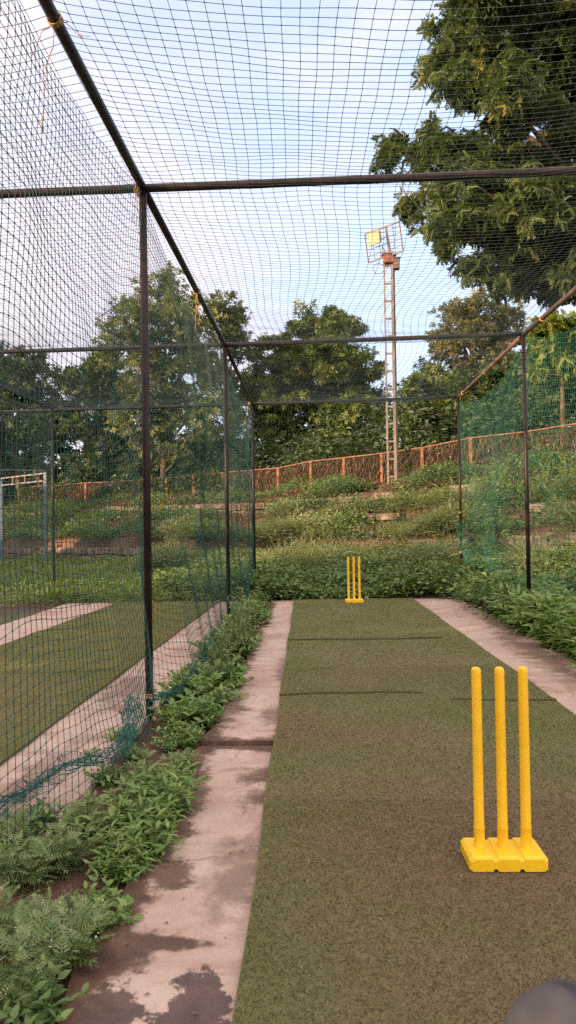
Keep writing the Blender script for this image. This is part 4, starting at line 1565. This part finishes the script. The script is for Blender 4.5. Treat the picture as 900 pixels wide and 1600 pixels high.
# individual shrubs on the bank
shr = [
    ('shrub', 690, 757, 21.5, .55, 'yellow-green shrub at the fence foot right of the mast'),
    ('shrub', 655, 765, 21.8, .40, 'small yellow-green shrub at the foot of the mast'),
    ('shrub', 850, 700, 17.5, .95, 'big sunlit shrub on the bank top at the right edge'),
    ('shrub', 885, 690, 17.0, 1.1, 'tallest sunlit shrub at the right edge above the terraces'),
    ('shrub', 775, 730, 18.5, 1.25, 'tall leafy shrub climbing the fence behind the right net'),
    ('shrub', 750, 740, 19.0, .9, 'leafy shrub against the fence beside the far right post'),
    ('shrub', 800, 745, 18.0, .8, 'leafy shrub on the bank left of the right post'),
    ('bush', 865, 745, 16.6, .6, 'green bush on the bank right of the right post'),
    ('bush', 780, 830, 15.8, .85, 'rounded green creeper bush on the terraces behind the right net'),
    ('bush', 745, 830, 16.5, .7, 'green bush on the terraces next to the far right post'),
    ('bush', 880, 830, 15.0, .5, 'green bush above the lowest wall at the right edge'),
    ('bush', 118, 840, 27.0, .85, 'round dark bush on the left bank beyond the neighbouring lane'),
    ('bush', 320, 830, 24.0, .5, 'small bush on the left bank near the second left post'),
    ('bush', 635, 810, 19.5, .8, 'olive green bush on the middle of the bank right of the far wicket'),
    ('bush', 600, 790, 20.5, .6, 'olive green bush high on the bank above the far wicket'),
    ('bush', 690, 820, 18.5, .7, 'green bush on the bank left of the far right post'),
    ('tuft', 480, 880, 18.0, .95, 'big pale grass clump behind and left of the far wicket'),
    ('tuft', 455, 890, 17.0, .75, 'pale grass clump at the left of the grass behind the far wicket'),
    ('tuft', 520, 880, 18.2, .9, 'pale grass clump directly behind the far wicket'),
    ('tuft', 600, 885, 17.0, .7, 'pale grass clump to the right of the far wicket'),
    ('tuft', 660, 880, 16.5, .65, 'pale grass clump before the bank near the far right post'),
    ('airy', 440, 872, 17.6, 1.0, 'fluffy pale weed left of the big grass clump behind the far wicket'),
    ('airy', 470, 868, 18.6, 1.2, 'fluffy pale weed rising above the big grass clump'),
    ('airy', 510, 868, 18.4, 1.15, 'fluffy pale weed behind the far wicket, left of its stumps'),
    ('airy', 545, 872, 17.6, 1.0, 'fluffy pale weed straight behind the far stumps'),
    ('airy', 590, 872, 17.4, .9, 'fluffy pale weed right of the far stumps'),
    ('airy', 640, 868, 17.2, .85, 'fluffy pale weed midway between far stumps and far right post'),
    ('airy', 685, 870, 16.8, .8, 'fluffy pale weed left of the far right post'),
    ('bush', 560, 800, 19.6, .7, 'olive bush on the bank behind the fluffy pale weeds'),
    ('bush', 520, 800, 20.6, .5, 'low olive bush on the bank left of the mast foot'),
    ('shrub', 670, 790, 19.6, .6, 'yellow-green bush halfway up the bank below the mast'),
    ('shrub', 830, 760, 17.2, .6, 'yellow-green bush on the upper terrace beside the right post'),
    ('bush', 760, 780, 17.4, .8, 'leafy bush on the upper terrace behind the right net'),
    ('bush', 425, 850, 20.0, .5, 'low green bush beside the far left post'),
    ('shrub', 425, 780, 25.0, .4, 'small green shrub at the fence foot beside the far left post'),
    ('shrub', 468, 780, 24.3, .35, 'small green shrub at the fence foot left of centre'),
    ('shrub', 575, 762, 22.8, .40, 'small green shrub at the fence foot left of the mast'),
]
for kind, px, py, Y, h, lab in shr:
    g = at(px, py, Y)
    nm = {'tuft': 'grass_clump', 'airy': 'tall_weed'}.get(kind, 'shrub')
    put(kind, g[0], g[1], h, lab, None, nm, nm.replace('_', ' '))

# litter on slab and turf
r = np.random.default_rng(191)
bf = Buf()
n = 2600
pos = np.stack([r.uniform(-1.25, -.55, n), 1.6 + 4.5 * r.uniform(0, 1, n), np.full(n, -.030)], -1)
scatter(bf, leaf(1, .30, .3, .2, 2, .5), frames(np.stack([r.normal(0, 1, n), r.normal(0, 1, n), r.normal(.1, .25, n)], -1)), pos, r.uniform(.006, .035, n), r.uniform(0, 1, n))
stuff(bf.obj('soil_litter', M['lf_dry']), 'dead leaf scraps and crumbs on the brown soil strip', 'litter')
r = np.random.default_rng(91)
bf = Buf()
n = 260
y = r.uniform(1.6, 12, n) ** 1.0
x = np.where(r.uniform(0, 1, n) < .6, r.uniform(-.62, -.25, n), r.uniform(1.75, 2.3, n))
zz = np.where(y < 4.36, 0, .014)
pos = np.stack([x, y, zz + .002], -1)
scatter(bf, leaf(1, .5, .2, .2, 2, .5), frames(np.stack([r.normal(0, 1, n), r.normal(0, 1, n), 0 * x], -1)), pos, r.uniform(.006, .022, n), r.uniform(0, .6, n))
stuff(bf.obj('leaf_litter', M['lf_dry']), 'scattered brown leaf crumbs and grit on the concrete', 'litter')
bf = Buf()
n = 420
pos = np.stack([r.uniform(-.2, 1.65, n), 1.4 + 9 * r.uniform(0, 1, n) ** 1.8, np.full(n, .034)], -1)
scatter(bf, leaf(1, .22, .2, .2, 2, .5), frames(np.stack([r.normal(0, 1, n), r.normal(0, 1, n), r.normal(0, .15, n)], -1)), pos, r.uniform(.006, .026, n), r.uniform(.6, 1, n))
stuff(bf.obj('dry_bits', M['lf_grass']), 'pale straw bits scattered over the turf', 'litter')

# ------------------------------------------------------------------ sun, sky, camera
SUN_EL, SUN_AZ = R(15), R(-122)          # azimuth from the lane direction, clockwise
sd = Vector((math.sin(SUN_AZ) * math.cos(SUN_EL), math.cos(SUN_AZ) * math.cos(SUN_EL), math.sin(SUN_EL)))
sl = bpy.data.lights.new('sun', 'SUN')
sl.energy = 2.6
sl.angle = R(.6)
sl.color = (1.0, .69, .41)
so = bpy.data.objects.new('sun', sl)
COL.objects.link(so)
so.rotation_euler = sd.to_track_quat('Z', 'Y').to_euler()
so.location = (-20, 5, 12)

wd = bpy.data.worlds.new('World')
scene.world = wd
wd.use_nodes = True
nt = wd.node_tree
for n_ in list(nt.nodes):
    nt.nodes.remove(n_)
t = NT(nt)
sky = t.n('TexSky', sky_type='NISHITA')
sky.sun_disc = False
sky.sun_elevation = SUN_EL
sky.sun_rotation = SUN_AZ
sky.air_density = 1.0
sky.dust_density = 1.6
sky.ozone_density = 2.0
co = t.coord('Generated')
mp = t.n('Mapping')
t.link(co, mp.inputs[0])
mp.inputs['Scale'].default_value = (1.0, 1.0, 1.9)
nz = t.noise(mp.outputs[0], 1.9, 7, .55, .3)
cm = t.mapr(nz, .44, .68)
sxy = t.n('SeparateXYZ')
t.link(co, sxy.inputs[0])
leftw = t.mapr(sxy.outputs[0], .05, -.40)
behind = t.mapr(sxy.outputs[1], .45, -.25)
high = t.mapr(sxy.outputs[2], .62, .95)
rest = t.math('MULTIPLY', t.math('MAXIMUM', behind, high), t.mapr(nz, .25, .55))
front = t.math('MAXIMUM', t.math('MULTIPLY', cm, .8), t.math('MULTIPLY', t.math('MULTIPLY', leftw, t.mapr(nz, .28, .58)), .95))
veil = t.mix(.66, sky.outputs[0], (1.18, 1.25, 1.68))
colr = t.mix(front, veil, (1.75, 1.55, 1.68))
colr = t.mix(rest, colr, (3.35, 2.8, 2.45))  # bright cloud added overhead and behind the camera, unseen, as fill light
bg = t.n('Background')
t.link(colr, bg.inputs[0])
bg.inputs[1].default_value = .15
wo = t.n('OutputWorld')
t.link(bg.outputs[0], wo.inputs[0])

cam = bpy.data.cameras.new('camera')
cam.sensor_fit = 'VERTICAL'
cam.sensor_height = 36
cam.sensor_width = 20.25
cam.lens = F / 1600 * 36
cam.clip_start = .02
cam.clip_end = 2000
cam.dof.use_dof = True
cam.dof.focus_distance = 6.5
cam.dof.aperture_fstop = 6.3
co_ = bpy.data.objects.new('camera', cam)
COL.objects.link(co_)
mw = Matrix.Identity(4)
for i_ in range(3):
    mw[i_][0], mw[i_][1], mw[i_][2] = CR[i_], CU[i_], -CF[i_]
    mw[i_][3] = CAM[i_]
co_.matrix_world = mw
scene.camera = co_

vs = scene.view_settings
vs.view_transform = 'Standard'
vs.look = 'None'
vs.gamma = 1
vs.use_curve_mapping = False
vs.exposure = 2.22
scene.cycles.max_bounces = 6
scene.cycles.diffuse_bounces = 3
scene.cycles.glossy_bounces = 2
scene.cycles.transmission_bounces = 4
scene.cycles.use_denoising = False
scene.cycles.caustics_reflective = False
scene.cycles.caustics_refractive = False
